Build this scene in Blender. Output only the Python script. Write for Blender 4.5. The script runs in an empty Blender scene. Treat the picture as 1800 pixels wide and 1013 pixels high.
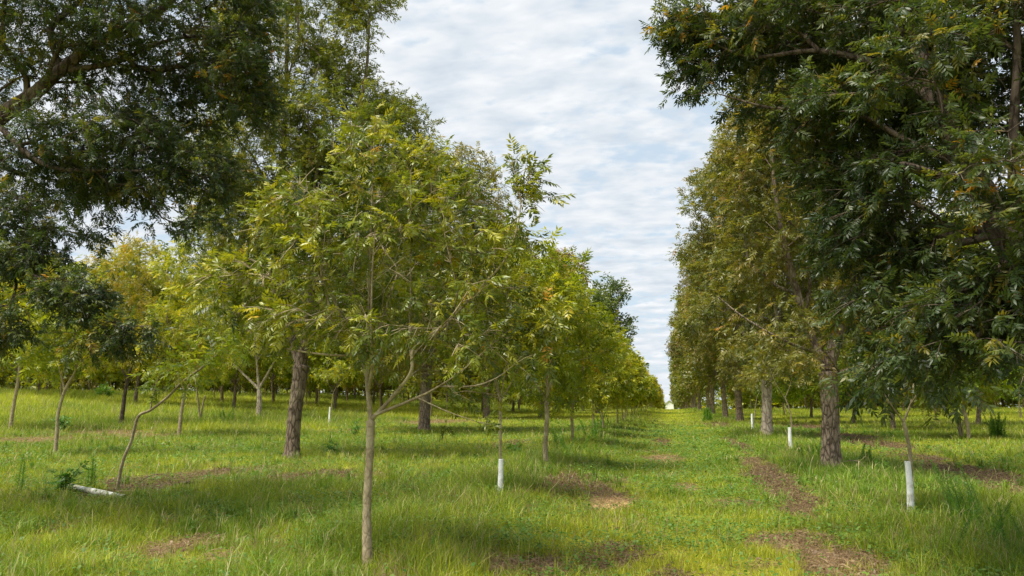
import bpy, math, time
import numpy as np
from mathutils import Matrix, Vector
T0 = time.time()
rng = np.random.default_rng(7)
scene = bpy.context.scene
COL = scene.collection
R = math.radians

# ------------------------------------------------------------------ camera
W_, H_, F_ = 1800.0, 1013.0, 1400.0
CAM = np.array([0.0, 0.0, 1.65])
PITCH = math.atan(194 / F_)
YAW = math.atan(277 / F_ * math.cos(PITCH))
_rot = Matrix.Rotation(YAW, 3, 'Z') @ Matrix.Rotation(math.pi / 2 + PITCH, 3, 'X')
RC = np.array(_rot)
cd = bpy.data.cameras.new('camera')
cam = bpy.data.objects.new('camera', cd)
COL.objects.link(cam)
cam.matrix_world = Matrix.Translation(CAM) @ _rot.to_4x4()
cd.sensor_width = 36.0
cd.lens = 36.0 * F_ / W_
cd.clip_end = 3000.0
cd.clip_start = 0.05
scene.camera = cam


def ray(px, py):
    d = RC @ np.array([px - W_ / 2, -(py - H_ / 2), -F_])
    return d / np.linalg.norm(d)


def pt(px, py, Y):
    d = ray(px, py)
    return CAM + d * (Y / d[1])


# ------------------------------------------------------------------ noise / terrain
def _hash(ix, iy, seed):
    n = (ix.astype(np.int64) * 374761393 + iy.astype(np.int64) * 668265263 + seed * 1274126177) & 0x7fffffff
    n = ((n ^ (n >> 13)) * 1274126177) & 0x7fffffff
    return ((n ^ (n >> 16)) & 0xffff) / 65535.0


def vnoise(x, y, seed=0):
    x = np.asarray(x, float); y = np.asarray(y, float)
    ix = np.floor(x); iy = np.floor(y)
    fx = x - ix; fy = y - iy
    fx = fx * fx * (3 - 2 * fx); fy = fy * fy * (3 - 2 * fy)
    a = _hash(ix, iy, seed); b = _hash(ix + 1, iy, seed)
    c = _hash(ix, iy + 1, seed); d = _hash(ix + 1, iy + 1, seed)
    return (a * (1 - fx) + b * fx) * (1 - fy) + (c * (1 - fx) + d * fx) * fy


def fbm(x, y, seed=0, o=4):
    s = 0; a = .5; t = 0
    for k in range(o):
        s = s + a * vnoise(x * 2 ** k + 13.1 * k, y * 2 ** k - 7.7 * k, seed + k); t += a; a *= .5
    return s / t


def sstep(a, b, x):
    t = np.clip((x - a) / (b - a), 0, 1)
    return t * t * (3 - 2 * t)


ROWL, ROWR = -3.0, 3.75


def terr(x, y):
    x = np.asarray(x, float); y = np.asarray(y, float)
    h = 2.3 * sstep(-8, -75, x) * sstep(8, 50, y)
    h = h + 0.25 * sstep(12, 60, x) * sstep(8, 60, y)
    h = h + 0.10 * np.exp(-((x - ROWL) / 1.3) ** 2) + 0.10 * np.exp(-((x - ROWR) / 1.4) ** 2)
    h = h + 0.05 * (fbm(x * .35, y * .35, 3) - .5) + 0.10 * (fbm(x * .08, y * .08, 9) - .5)
    h = h - 0.028 * np.maximum(y - 122, 0) * sstep(-60, -20, x)
    return h


def at(px, py):
    d = ray(px, py)
    t = 2.0
    while t < 1500:
        p = CAM + d * t
        if p[2] < terr(p[0], p[1]):
            lo, hi = t - max(.05, t * .01), t
            for _ in range(20):
                m = (lo + hi) / 2; p = CAM + d * m
                if p[2] < terr(p[0], p[1]): hi = m
                else: lo = m
            return CAM + d * hi
        t += max(.05, t * .01)
    raise ValueError((px, py))


# brown litter / straw patches : (px, py, rx px, ry px, strength, kind)   kind 0 dark litter 1 straw
PATCH_PX = [
    (1072, 884, 34, 9, 1.5, 2), (1050, 866, 55, 16, .8, 0), (985, 850, 50, 22, .9, 0), (1168, 808, 32, 9, .9, 1), (1165, 778, 30, 8, .6, 0),
    (1352, 838, 34, 22, 1.1, 0), (1388, 868, 32, 22, 1.1, 0), (1410, 900, 26, 18, .9, 0), (1325, 815, 24, 12, .8, 0), (1298, 783, 14, 14, .9, 0), (1262, 748, 22, 6, .9, 0),
    (1275, 890, 30, 10, .5, 1), (1400, 960, 60, 22, .9, 1), (1470, 995, 70, 26, 1.0, 1), (1330, 1000, 40, 20, .5, 1),
    (1080, 975, 60, 22, .7, 0), (930, 1000, 80, 22, .8, 1), (1030, 1005, 70, 16, .7, 0), (1110, 920, 60, 16, .45, 1), (1200, 855, 24, 8, .7, 1),
    (1425, 752, 40, 5, 1.0, 0), (1540, 782, 50, 9, 1.1, 0), (1490, 768, 40, 7, 1.0, 0), (1610, 805, 50, 10, .8, 0),
    (1700, 830, 60, 18, 1.0, 0), (1760, 842, 60, 20, 1.0, 0), (1800, 872, 50, 20, .8, 0), (1640, 842, 40, 12, .7, 0),
    (60, 775, 90, 7, 1.1, 1), (190, 762, 90, 6, 1.0, 1), (260, 767, 60, 5, 1.0, 1), (140, 775, 80, 6, .7, 1),
    (270, 858, 80, 16, .9, 0), (230, 845, 60, 12, .8, 0), (390, 832, 70, 12, 1.0, 0), (545, 838, 60, 14, 1.0, 0), (480, 825, 60, 10, .6, 0),
    (640, 838, 60, 12, .5, 0), (720, 850, 50, 16, .45, 1), (340, 960, 60, 20, .85, 1), (420, 975, 60, 16, .6, 1), (700, 895, 40, 16, .4, 0),
    (770, 742, 60, 6, .8, 1), (630, 722, 30, 4, .8, 1), (905, 780, 40, 7, .7, 0), (370, 790, 30, 8, .5, 1), (600, 760, 60, 6, .5, 1),
    (1690, 745, 60, 5, .6, 1), (1040, 760, 30, 6, .4, 1), (130, 930, 60, 18, .4, 0), (1600, 960, 50, 16, .3, 0), (870, 950, 50, 14, .35, 0)]
PATCHES = []
for (px, py, rx, ry, s, k) in PATCH_PX:
    c = at(px, py); e = at(px, py + ry); f = at(px, py - ry)
    PATCHES.append((c[0], c[1], abs(rx / F_ * c[1]) + .05, abs(f[1] - e[1]) / 2 + .1, s, k))


def brown(x, y):
    """0..1 bare litter, 0..1 how straw coloured it is"""
    x = np.asarray(x, float); y = np.asarray(y, float)
    wx = x + .5 * (fbm(x * 1.3, y * 1.3, 21) - .5); wy = y + 1.4 * (fbm(x * 1.1 + 9, y * 1.1, 22) - .5)
    b = np.zeros_like(x); st = np.zeros_like(x)
    for (cx, cy, rx, ry, s, k) in PATCHES:
        q = ((wx - cx) / rx) ** 2 + ((wy - cy) / ry) ** 2
        m = s * np.exp(-q * .85)
        b = np.maximum(b, m); st = np.maximum(st, m * k)
    n = fbm(x * .9, y * .9, 30)
    b = b * (.30 + 1.35 * fbm(x * 4.5, y * 4.5, 33))
    b = sstep(.16, .72, b * (.55 + .9 * vnoise(x * 9, y * 9, 37)))
    b = np.clip(np.maximum(b, .6 * sstep(.60, .80, n) * (.4 + vnoise(x * 6, y * 6, 35))), 0, 1)
    return b, np.clip(st + .5 * vnoise(x * .5, y * .5, 44), 0, 2)


# ------------------------------------------------------------------ materials
def nmat(name):
    m = bpy.data.materials.new(name); m.use_nodes = True
    nt = m.node_tree; nt.nodes.clear()
    return m, nt, nt.nodes, nt.links


def ramp(nt, stops, interp='LINEAR'):
    r = nt.nodes.new('ShaderNodeValToRGB'); cr = r.color_ramp; cr.interpolation = interp
    while len(cr.elements) > 1: cr.elements.remove(cr.elements[0])
    cr.elements[0].position = stops[0][0]; cr.elements[0].color = (*stops[0][1], 1)
    for p, c in stops[1:]:
        e = cr.elements.new(p); e.color = (*c, 1)
    return r


def leaf_mat(name, stops, trans=.30, rough=.42, spec=.5, tcol=(1.35, 1.25, .5)):
    m, nt, N, L = nmat(name)
    out = N.new('ShaderNodeOutputMaterial')
    at_ = N.new('ShaderNodeAttribute'); at_.attribute_name = 'v'
    tc = N.new('ShaderNodeTexCoord'); nz = N.new('ShaderNodeTexNoise'); nz.inputs['Scale'].default_value = .9; nz.inputs['Detail'].default_value = 3
    L.new(tc.outputs['Object'], nz.inputs['Vector'])
    ad = N.new('ShaderNodeMath'); ad.operation = 'MULTIPLY_ADD'; ad.inputs[1].default_value = .7; ad.inputs[2].default_value = -.35
    L.new(nz.outputs['Fac'], ad.inputs[0])
    sm = N.new('ShaderNodeMath'); sm.operation = 'ADD'; L.new(at_.outputs['Fac'], sm.inputs[0]); L.new(ad.outputs[0], sm.inputs[1])
    rp = ramp(nt, [(min(1, p_), c_) for p_, c_ in stops]); L.new(sm.outputs[0], rp.inputs['Fac'])
    oi = N.new('ShaderNodeObjectInfo')
    mu = N.new('ShaderNodeMix'); mu.data_type = 'RGBA'; mu.blend_type = 'MULTIPLY'; mu.inputs[0].default_value = 1
    L.new(rp.outputs['Color'], mu.inputs[6]); L.new(oi.outputs['Color'], mu.inputs[7])
    c = mu.outputs[2]
    pr = N.new('ShaderNodeBsdfPrincipled'); L.new(c, pr.inputs['Base Color'])
    pr.inputs['Roughness'].default_value = rough; pr.inputs['Specular IOR Level'].default_value = spec
    tl = N.new('ShaderNodeBsdfTranslucent')
    m2 = N.new('ShaderNodeMix'); m2.data_type = 'RGBA'; m2.blend_type = 'MULTIPLY'; m2.inputs[0].default_value = 1
    L.new(c, m2.inputs[6]); m2.inputs[7].default_value = (*tcol, 1); L.new(m2.outputs[2], tl.inputs['Color'])
    mx = N.new('ShaderNodeMixShader'); mx.inputs[0].default_value = trans
    L.new(pr.outputs[0], mx.inputs[1]); L.new(tl.outputs[0], mx.inputs[2]); L.new(mx.outputs[0], out.inputs['Surface'])
    return m


LM = {
    'dark': leaf_mat('leaf_dark_green', [(0, (0.026, 0.048, 0.016)), (.42, (0.050, 0.082, 0.022)), (.74, (0.100, 0.128, 0.026)), (.93, (0.224, 0.189, 0.024)), (1.05, (0.401, 0.189, 0.018))], trans=.48, rough=.40, spec=.5),
    'olive': leaf_mat('leaf_olive', [(0, (0.073, 0.090, 0.015)), (.4, (0.147, 0.153, 0.022)), (.7, (0.230, 0.206, 0.028)), (.92, (0.283, 0.212, 0.035)), (1.05, (0.307, 0.153, 0.035))], trans=.46),
    'brownish': leaf_mat('leaf_brown_olive', [(0, (0.059, 0.076, 0.015)), (.35, (0.118, 0.127, 0.024)), (.62, (0.183, 0.165, 0.033)), (.85, (0.260, 0.183, 0.053)), (1.05, (0.319, 0.165, 0.059))], trans=.45),
    'fresh': leaf_mat('leaf_fresh_green', [(0, (0.048, 0.078, 0.014)), (.38, (0.125, 0.165, 0.014)), (.66, (0.235, 0.262, 0.016)), (.92, (0.38, 0.36, 0.024)), (1.05, (0.47, 0.26, 0.024))], trans=.36, rough=.36, spec=.5),
    'yellow': leaf_mat('leaf_yellow_green', [(0, (0.090, 0.130, 0.012)), (.35, (0.200, 0.240, 0.014)), (.65, (0.335, 0.345, 0.017)), (.9, (0.50, 0.425, 0.024)), (1.05, (0.50, 0.271, 0.024))], trans=.48),
    'weed': leaf_mat('leaf_weed', [(0, (0.053, 0.142, 0.014)), (.6, (0.106, 0.248, 0.024)), (1, (0.201, 0.354, 0.035))], trans=.47),
}


def bark_mat(name, c1, c2, c3, scale, zs, bump):
    m, nt, N, L = nmat(name)
    out = N.new('ShaderNodeOutputMaterial'); pr = N.new('ShaderNodeBsdfPrincipled'); L.new(pr.outputs[0], out.inputs['Surface'])
    pr.inputs['Roughness'].default_value = .9; pr.inputs['Specular IOR Level'].default_value = .2
    tc = N.new('ShaderNodeTexCoord'); mp = N.new('ShaderNodeMapping'); mp.inputs['Scale'].default_value = (scale, scale, scale * zs)
    L.new(tc.outputs['Object'], mp.inputs['Vector'])
    nz = N.new('ShaderNodeTexNoise'); nz.inputs['Scale'].default_value = 1; nz.inputs['Detail'].default_value = 6; nz.inputs['Roughness'].default_value = .65
    L.new(mp.outputs[0], nz.inputs['Vector'])
    vo = N.new('ShaderNodeTexVoronoi'); vo.feature = 'DISTANCE_TO_EDGE'; vo.inputs['Scale'].default_value = 1.2
    mxv = N.new('ShaderNodeMix'); mxv.data_type = 'RGBA'; mxv.inputs[0].default_value = .35
    L.new(mp.outputs[0], mxv.inputs[6]); L.new(nz.outputs['Color'], mxv.inputs[7]); L.new(mxv.outputs[2], vo.inputs['Vector'])
    rp = ramp(nt, [(.25, c1), (.5, c2), (.75, c3)]); L.new(nz.outputs['Fac'], rp.inputs['Fac'])
    cr = ramp(nt, [(0, (.25, .22, .2)), (.16, (1, 1, 1))]); L.new(vo.outputs['Distance'], cr.inputs['Fac'])
    mu = N.new('ShaderNodeMix'); mu.data_type = 'RGBA'; mu.blend_type = 'MULTIPLY'; mu.inputs[0].default_value = .75 if bump > .3 else .3
    L.new(rp.outputs[0], mu.inputs[6]); L.new(cr.outputs[0], mu.inputs[7])
    # lichen blotches
    n2 = N.new('ShaderNodeTexNoise'); n2.inputs['Scale'].default_value = 3.1; n2.inputs['Detail'].default_value = 4; L.new(tc.outputs['Object'], n2.inputs['Vector'])
    r2 = ramp(nt, [(.52, (0, 0, 0)), (.64, (1, 1, 1))]); L.new(n2.outputs['Fac'], r2.inputs['Fac'])
    sc = N.new('ShaderNodeMath'); sc.operation = 'MULTIPLY'; sc.inputs[1].default_value = .45; L.new(r2.outputs[0], sc.inputs[0])
    m2 = N.new('ShaderNodeMix'); m2.data_type = 'RGBA'; L.new(sc.outputs[0], m2.inputs[0]); L.new(mu.outputs[2], m2.inputs[6]); m2.inputs[7].default_value = (c3[0] * 1.15, c3[1] * 1.2, c3[2] * 1.15, 1)
    L.new(m2.outputs[2], pr.inputs['Base Color'])
    hsum = N.new('ShaderNodeMath'); hsum.operation = 'ADD'; L.new(nz.outputs['Fac'], hsum.inputs[0]); L.new(cr.outputs[0], hsum.inputs[1])
    bp = N.new('ShaderNodeBump'); bp.inputs['Strength'].default_value = bump; bp.inputs['Distance'].default_value = .03; L.new(hsum.outputs[0], bp.inputs['Height'])
    L.new(bp.outputs[0], pr.inputs['Normal'])
    return m


BARK = bark_mat('bark_old', (.12, .085, .062), (.235, .18, .135), (.36, .29, .225), 15, .35, .9)
BARKD = bark_mat('bark_dark', (.05, .037, .028), (.11, .083, .062), (.20, .155, .115), 13, .3, .9)
BARKY = bark_mat('bark_young', (.20, .15, .09), (.34, .275, .17), (.50, .43, .29), 22, .6, .27)
BARKM = bark_mat('bark_mid', (.085, .062, .045), (.18, .135, .10), (.30, .24, .18), 13, .3, .9)
BARKP = bark_mat('bark_pale', (.28, .22, .17), (.42, .35, .28), (.55, .48, .40), 10, .4, .5)


# ------------------------------------------------------------------ mesh helpers
def tagit(o, label=None, cat=None, group=None, kind=None):
    if label: o['label'] = label
    if cat: o['category'] = cat
    if group: o['group'] = group
    if kind: o['kind'] = kind
    return o


def mesh_from(name, verts, quads=None, tris=None, mats=(), v=None, col=None, smooth=False, mat_idx=None):
    me = bpy.data.meshes.new(name)
    verts = np.ascontiguousarray(verts, dtype=np.float32)
    nq = 0 if quads is None else len(quads); nt_ = 0 if tris is None else len(tris)
    loops = []
    if nq: loops.append(np.asarray(quads, np.int32).ravel())
    if nt_: loops.append(np.asarray(tris, np.int32).ravel())
    loops = np.concatenate(loops)
    starts = np.concatenate([np.arange(nq) * 4, nq * 4 + np.arange(nt_) * 3]).astype(np.int32)
    me.vertices.add(len(verts)); me.vertices.foreach_set('co', verts.ravel())
    me.loops.add(len(loops)); me.loops.foreach_set('vertex_index', loops)
    me.polygons.add(nq + nt_); me.polygons.foreach_set('loop_start', starts)
    if smooth: me.polygons.foreach_set('use_smooth', np.ones(nq + nt_, bool))
    for m in mats: me.materials.append(m)
    if mat_idx is not None: me.polygons.foreach_set('material_index', np.asarray(mat_idx, np.int32))
    if v is not None:
        a = me.attributes.new('v', 'FLOAT', 'POINT'); a.data.foreach_set('value', np.asarray(v, np.float32))
    if col is not None:
        a = me.attributes.new('col', 'FLOAT_COLOR', 'POINT')
        c4 = np.ones((len(verts), 4), np.float32); c4[:, :3] = col; a.data.foreach_set('color', c4.ravel())
    me.update(calc_edges=True)
    return me


def link(name, me, parent=None, loc=None):
    o = bpy.data.objects.new(name, me); COL.objects.link(o)
    if parent: o.parent = parent
    if loc is not None: o.location = loc
    return o


def empty(name, loc):
    o = bpy.data.objects.new(name, None); COL.objects.link(o); o.location = tuple(loc); o.empty_display_size = .2
    return o


def copy_tree(o, loc, rz, s, color=None, sz=None):
    r = o.copy(); COL.objects.link(r); r.location = tuple(loc); r.rotation_euler = (0, 0, rz); r.scale = (s, s, sz or s)
    for ch in list(o.children):
        c = ch.copy(); COL.objects.link(c); c.parent = r
        if color is not None and ch.name.startswith('crown'): c.color = (*color, 1)
    return r


class Tubes:
    def __init__(s): s.v = []; s.q = []; s.t = []; s.n = 0

    def add(s, P, rad, sides, cap=True, wob=0.0):
        P = np.asarray(P, float); rad = np.asarray(rad, float); k = len(P)
        if k < 2: return
        T = np.zeros_like(P); T[1:-1] = P[2:] - P[:-2]; T[0] = P[1] - P[0]; T[-1] = P[-1] - P[-2]
        T /= (np.linalg.norm(T, axis=1, keepdims=True) + 1e-9)
        ref = np.array([1., 0, 0]) if abs(T[0][0]) < .8 else np.array([0, 1., 0])
        a = np.linspace(0, 2 * math.pi, sides, endpoint=False)
        rings = []
        for i in range(k):
            u = ref - T[i] * np.dot(ref, T[i]); u /= (np.linalg.norm(u) + 1e-9); ref = u
            w = np.cross(T[i], u)
            rr = rad[i] * (1 + (wob * (rng.random(sides) - .5) if wob else 0))
            rings.append(P[i] + (np.cos(a) * rr)[:, None] * u + (np.sin(a) * rr)[:, None] * w)
        V = np.concatenate(rings)
        i0 = (np.arange(k - 1)[:, None] * sides + np.arange(sides)[None]).ravel()
        i1 = (np.arange(k - 1)[:, None] * sides + (np.arange(sides)[None] + 1) % sides).ravel()
        q = np.stack([i0, i1, i1 + sides, i0 + sides], 1) + s.n
        s.v.append(V); s.q.append(q); s.n += len(V)
        if cap:
            c = P[-1] + T[-1] * rad[-1] * .5
            s.v.append(c[None]); b = s.n - sides
            s.t.append(np.array([[b + j, b + (j + 1) % sides, s.n] for j in range(sides)])); s.n += 1

    def mesh(s, name, mat, smooth=True):
        return mesh_from(name, np.concatenate(s.v), np.concatenate(s.q), np.concatenate(s.t) if s.t else None, (mat,), smooth=smooth)


def catmull(P, r, sub):
    P = np.asarray(P, float); r = np.asarray(r, float)
    if sub < 2 or len(P) < 3: return P, r
    Q = np.vstack([2 * P[0] - P[1], P, 2 * P[-1] - P[-2]])
    out = []; ro = []
    for i in range(len(P) - 1):
        p0, p1, p2, p3 = Q[i], Q[i + 1], Q[i + 2], Q[i + 3]
        for j in range(sub):
            t = j / sub
            out.append(.5 * ((2 * p1) + (-p0 + p2) * t + (2 * p0 - 5 * p1 + 4 * p2 - p3) * t * t + (-p0 + 3 * p1 - 3 * p2 + p3) * t ** 3))
            ro.append(r[i] * (1 - t) + r[i + 1] * t)
    out.append(P[-1]); ro.append(r[-1])
    return np.array(out), np.array(ro)


# ------------------------------------------------------------------ leaves
def leaf_template(pairs, detail, L=.30, ll=.105, lw=.030, seed=0):
    g = np.random.default_rng(seed)
    V = []; Q = []; U = []
    items = []
    for i in range(pairs):
        t = .25 + .68 * i / max(1, pairs - 1)
        sc = .75 + .35 * math.sin(math.pi * (i + 1) / (pairs + 1))
        for sgn in (-1, 1): items.append((t, sgn * R(62 - 18 * t), sc))
    items.append((1.0, 0.0, 1.05))
    for (t, ang, sc) in items:
        x = L * t; z = -.16 * L * t * t
        base = np.array([x, 0, z])
        ang += g.normal(0, .12)
        droop = g.uniform(-.15, .6)
        d = np.array([math.cos(ang) * math.cos(droop), math.sin(ang) * math.cos(droop), -math.sin(droop)])
        roll = g.normal(0, .5)
        side = np.cross(d, [0, 0, 1.]); side /= np.linalg.norm(side) + 1e-9
        up = np.cross(side, d)
        side = side * math.cos(roll) + up * math.sin(roll); up = np.cross(side, d)
        l = ll * sc * g.uniform(.85, 1.15); w = lw * sc * g.uniform(.85, 1.15)
        n0 = len(V); u = g.uniform(-.06, .06)
        if detail == 2:
            sw = .10 * l
            pts = [base, base + d * l * .33 + side * w * .5 - up * .10 * w, base + d * l * .68 + side * (w * .36 - .3 * sw) - up * (.1 * l), base + d * l - side * sw - up * .2 * l,
                   base + d * l * .66 - side * (w * .40 + .3 * sw) - up * .1 * l, base + d * l * .30 - side * w * .5 - up * .10 * w]
            mid = [base + d * l * .5 + up * .12 * w - up * .03 * l]
            V += pts + mid; Q += [[n0, n0 + 1, n0 + 2, n0 + 6], [n0 + 6, n0 + 2, n0 + 3, n0 + 4], [n0, n0 + 6, n0 + 4, n0 + 5]]
            U += [u] * 7
        else:
            V += [base, base + d * l * .42 + side * w * .5, base + d * l - up * .1 * l, base + d * l * .42 - side * w * .5]
            Q += [[n0, n0 + 1, n0 + 2, n0 + 3]]; U += [u] * 4
    return np.array(V), np.array(Q), np.array(U)


TPL = {
    'near': [leaf_template(5, 2, .30, .125, .036, k) for k in range(5)],
    'mid': [leaf_template(4, 1, .28, .125, .042, k + 10) for k in range(5)],
    'far': [leaf_template(2, 1, .24, .21, .085, k + 20) for k in range(5)],
    'vfar': [leaf_template(1, 1, .26, .36, .16, k + 30) for k in range(5)],
}


def leaves_mesh(name, pos, dirs, mat, lod, v, scale=1.0, upn=.45):
    n = len(pos)
    x = dirs / (np.linalg.norm(dirs, axis=1, keepdims=True) + 1e-9)
    up = np.array([0, 0, 1.]) + rng.normal(0, upn, (n, 3))
    y = np.cross(up, x); y /= (np.linalg.norm(y, axis=1, keepdims=True) + 1e-9)
    z = np.cross(x, y)
    M = np.stack([x, y, z], 1)          # rows are axes
    s = scale * rng.uniform(.7, 1.2, n)
    which = rng.integers(0, len(TPL[lod]), n)
    VV = []; QQ = []; UU = []; off = 0
    for k, (tv, tq, tu) in enumerate(TPL[lod]):
        idx = np.where(which == k)[0]
        if not len(idx): continue
        vv = np.einsum('tj,njk->ntk', tv, M[idx]) * s[idx][:, None, None] + pos[idx][:, None, :]
        q = tq[None] + (np.arange(len(idx)) * len(tv))[:, None, None] + off
        VV.append(vv.reshape(-1, 3)); QQ.append(q.reshape(-1, 4)); UU.append((v[idx][:, None] + tu[None]).ravel()); off += len(idx) * len(tv)
    return mesh_from(name, np.concatenate(VV), np.concatenate(QQ), None, (mat,), v=np.concatenate(UU))


# ------------------------------------------------------------------ tree skeleton
def sample_lobes(lobes, n, spacing=.0, shell=.55):
    w = np.array([l[6] * (l[3] * l[4] * l[5]) ** .67 for l in lobes]); w /= w.sum()
    ids = rng.choice(len(lobes), n, p=w)
    A = np.array([l[:6] for l in lobes])[ids]
    d = rng.normal(0, 1, (n, 3)); d /= np.linalg.norm(d, axis=1, keepdims=True)
    r = rng.random(n) ** (1 / 3 * (1 - shell) + .12)
    P = A[:, :3] + d * A[:, 3:6] * r[:, None]
    return P


class Skel:
    def __init__(s, cap):
        s.P = np.zeros((cap, 3)); s.D = np.zeros((cap, 3)); s.L = np.zeros(cap); s.par = np.full(cap, -1); s.limb = np.zeros(cap, int); s.rmin = np.zeros(cap); s.ok = np.ones(cap, bool); s.n = 0; s.tip = np.zeros(cap, bool)

    def add(s, p, par, limb, rmin=0., ok=True, tip=False):
        i = s.n; s.P[i] = p; s.par[i] = par; s.limb[i] = limb; s.rmin[i] = rmin; s.ok[i] = ok; s.tip[i] = tip
        if par >= 0:
            d = s.P[i] - s.P[par]; l = np.linalg.norm(d); s.D[i] = d / (l + 1e-9); s.L[i] = s.L[par] + l
        else: s.D[i] = (0, 0, 1)
        s.n += 1
        return i


def build_skel(trunk, trunk_r, limbs, cands, bf=.35, step=.5, kang=.5, freefrac=.75):
    """trunk: points; limbs: list of (start point index key, points, r0, r1). trunk nodes above freefrac accept growth."""
    cap = len(cands) * 8 + 600
    S = Skel(cap)
    tp, tr = catmull(trunk, trunk_r, 4)
    prev = -1; tid = []
    for i, (p, r) in enumerate(zip(tp, tr)):
        prev = S.add(p, prev, 0, r, ok=(i / len(tp) > freefrac)); tid.append(prev)
    for li, (pts, r0, r1) in enumerate(limbs):
        pts = [np.asarray(q, float) for q in pts]
        d = np.linalg.norm(S.P[:S.n] - pts[0], axis=1); j = int(np.argmin(d))
        full = [S.P[j]] + pts[1:] if len(pts) > 1 else pts
        rr = np.linspace(r0, r1, len(full))
        cp, cr = catmull(full, rr, 4)
        prev = j
        for k in range(1, len(cp)):
            prev = S.add(cp[k], prev, li + 1, cr[k], ok=k > len(cp) * .15)
        S.tip[prev] = True
    C = np.asarray(cands); m = len(C)
    best = np.full(m, 1e9); bi = np.zeros(m, int); alive = np.ones(m, bool)

    def upd(i):
        if not S.ok[i]: return
        v = C - S.P[i]; d = np.sqrt((v * v).sum(1)) + 1e-9
        cosa = (v @ S.D[i]) / d
        c = d * (1 + kang * (1 - cosa)) + bf * S.L[i]
        w = c < best; best[w] = c[w]; bi[w] = i

    for i in range(S.n): upd(i)
    for _ in range(m):
        c = np.where(alive, best, 1e9); k = int(np.argmin(c)); alive[k] = False; best[k] = 1e9
        j = int(bi[k]); a = S.P[j]; b = C[k]; dist = np.linalg.norm(b - a)
        ns = max(1, int(round(dist / step)))
        ctrl = a + S.D[j] * dist * .35 + rng.normal(0, .06 * dist, 3)
        prev = j
        limb = S.limb[j]
        for q in range(1, ns + 1):
            t = q / ns
            p = (1 - t) ** 2 * a + 2 * t * (1 - t) * ctrl + t * t * b
            if S.n >= cap - 2: break
            prev = S.add(p, prev, limb, 0, tip=(q == ns)); upd(prev)
        best[~alive] = 1e9
    return S


def radii(S, R0, r0):
    n = S.n; cnt = np.zeros(n)
    kids = np.bincount(S.par[1:n][S.par[1:n] >= 0], minlength=n)
    leafn = max(2, int((kids == 0).sum()))
    p = math.log(leafn) / math.log(R0 / r0)
    acc = np.zeros(n); rad = np.zeros(n)
    for i in range(n - 1, -1, -1):
        a = acc[i] if kids[i] else r0 ** p
        rad[i] = a ** (1 / p)
        if S.par[i] >= 0: acc[S.par[i]] += a
    expl = S.rmin[:n] > 0
    rad[expl] = np.maximum(S.rmin[:n][expl], rad[expl] * .6)
    return rad, kids


def skel_tubes(S, rad, rcut, sub=2, flare=0.0, sides=(12, 7, 5, 3)):
    n = S.n
    children = [[] for _ in range(n)]
    for i in range(1, n):
        if S.par[i] >= 0: children[S.par[i]].append(i)
    out = {}
    stack = [(0, -1)]
    while stack:
        i, par = stack.pop()
        chain = []; rr = []
        if par >= 0: chain.append(S.P[par]); rr.append(min(rad[par], rad[i] * 1.15))
        cur = i; limb = S.limb[i]
        while True:
            chain.append(S.P[cur]); rr.append(rad[cur])
            ch = [c for c in children[cur] if rad[c] > rcut]
            if not ch: break
            same = [c for c in ch if S.limb[c] == S.limb[cur]]
            if not same:
                for c in ch: stack.append((c, cur))
                break
            ch.sort(key=lambda c: (S.limb[c] == S.limb[cur], S.rmin[c] > 0, rad[c]), reverse=True)
            for c in ch[1:]: stack.append((c, cur))
            cur = ch[0]
        if len(chain) < 2: continue
        P, r = catmull(chain, rr, sub)
        if i == 0 and flare:
            h = P[:, 2] - P[0, 2]; r = r * (1 + flare * np.exp(-h / .22))
        rm = r.max(); sd = sides[0] if rm > .08 else sides[1] if rm > .03 else sides[2] if rm > .012 else sides[3]
        r[-1] *= .6
        out.setdefault(limb, Tubes()).add(P, r, sd, cap=True, wob=.12 if rm > .05 else 0)
    return out


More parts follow.
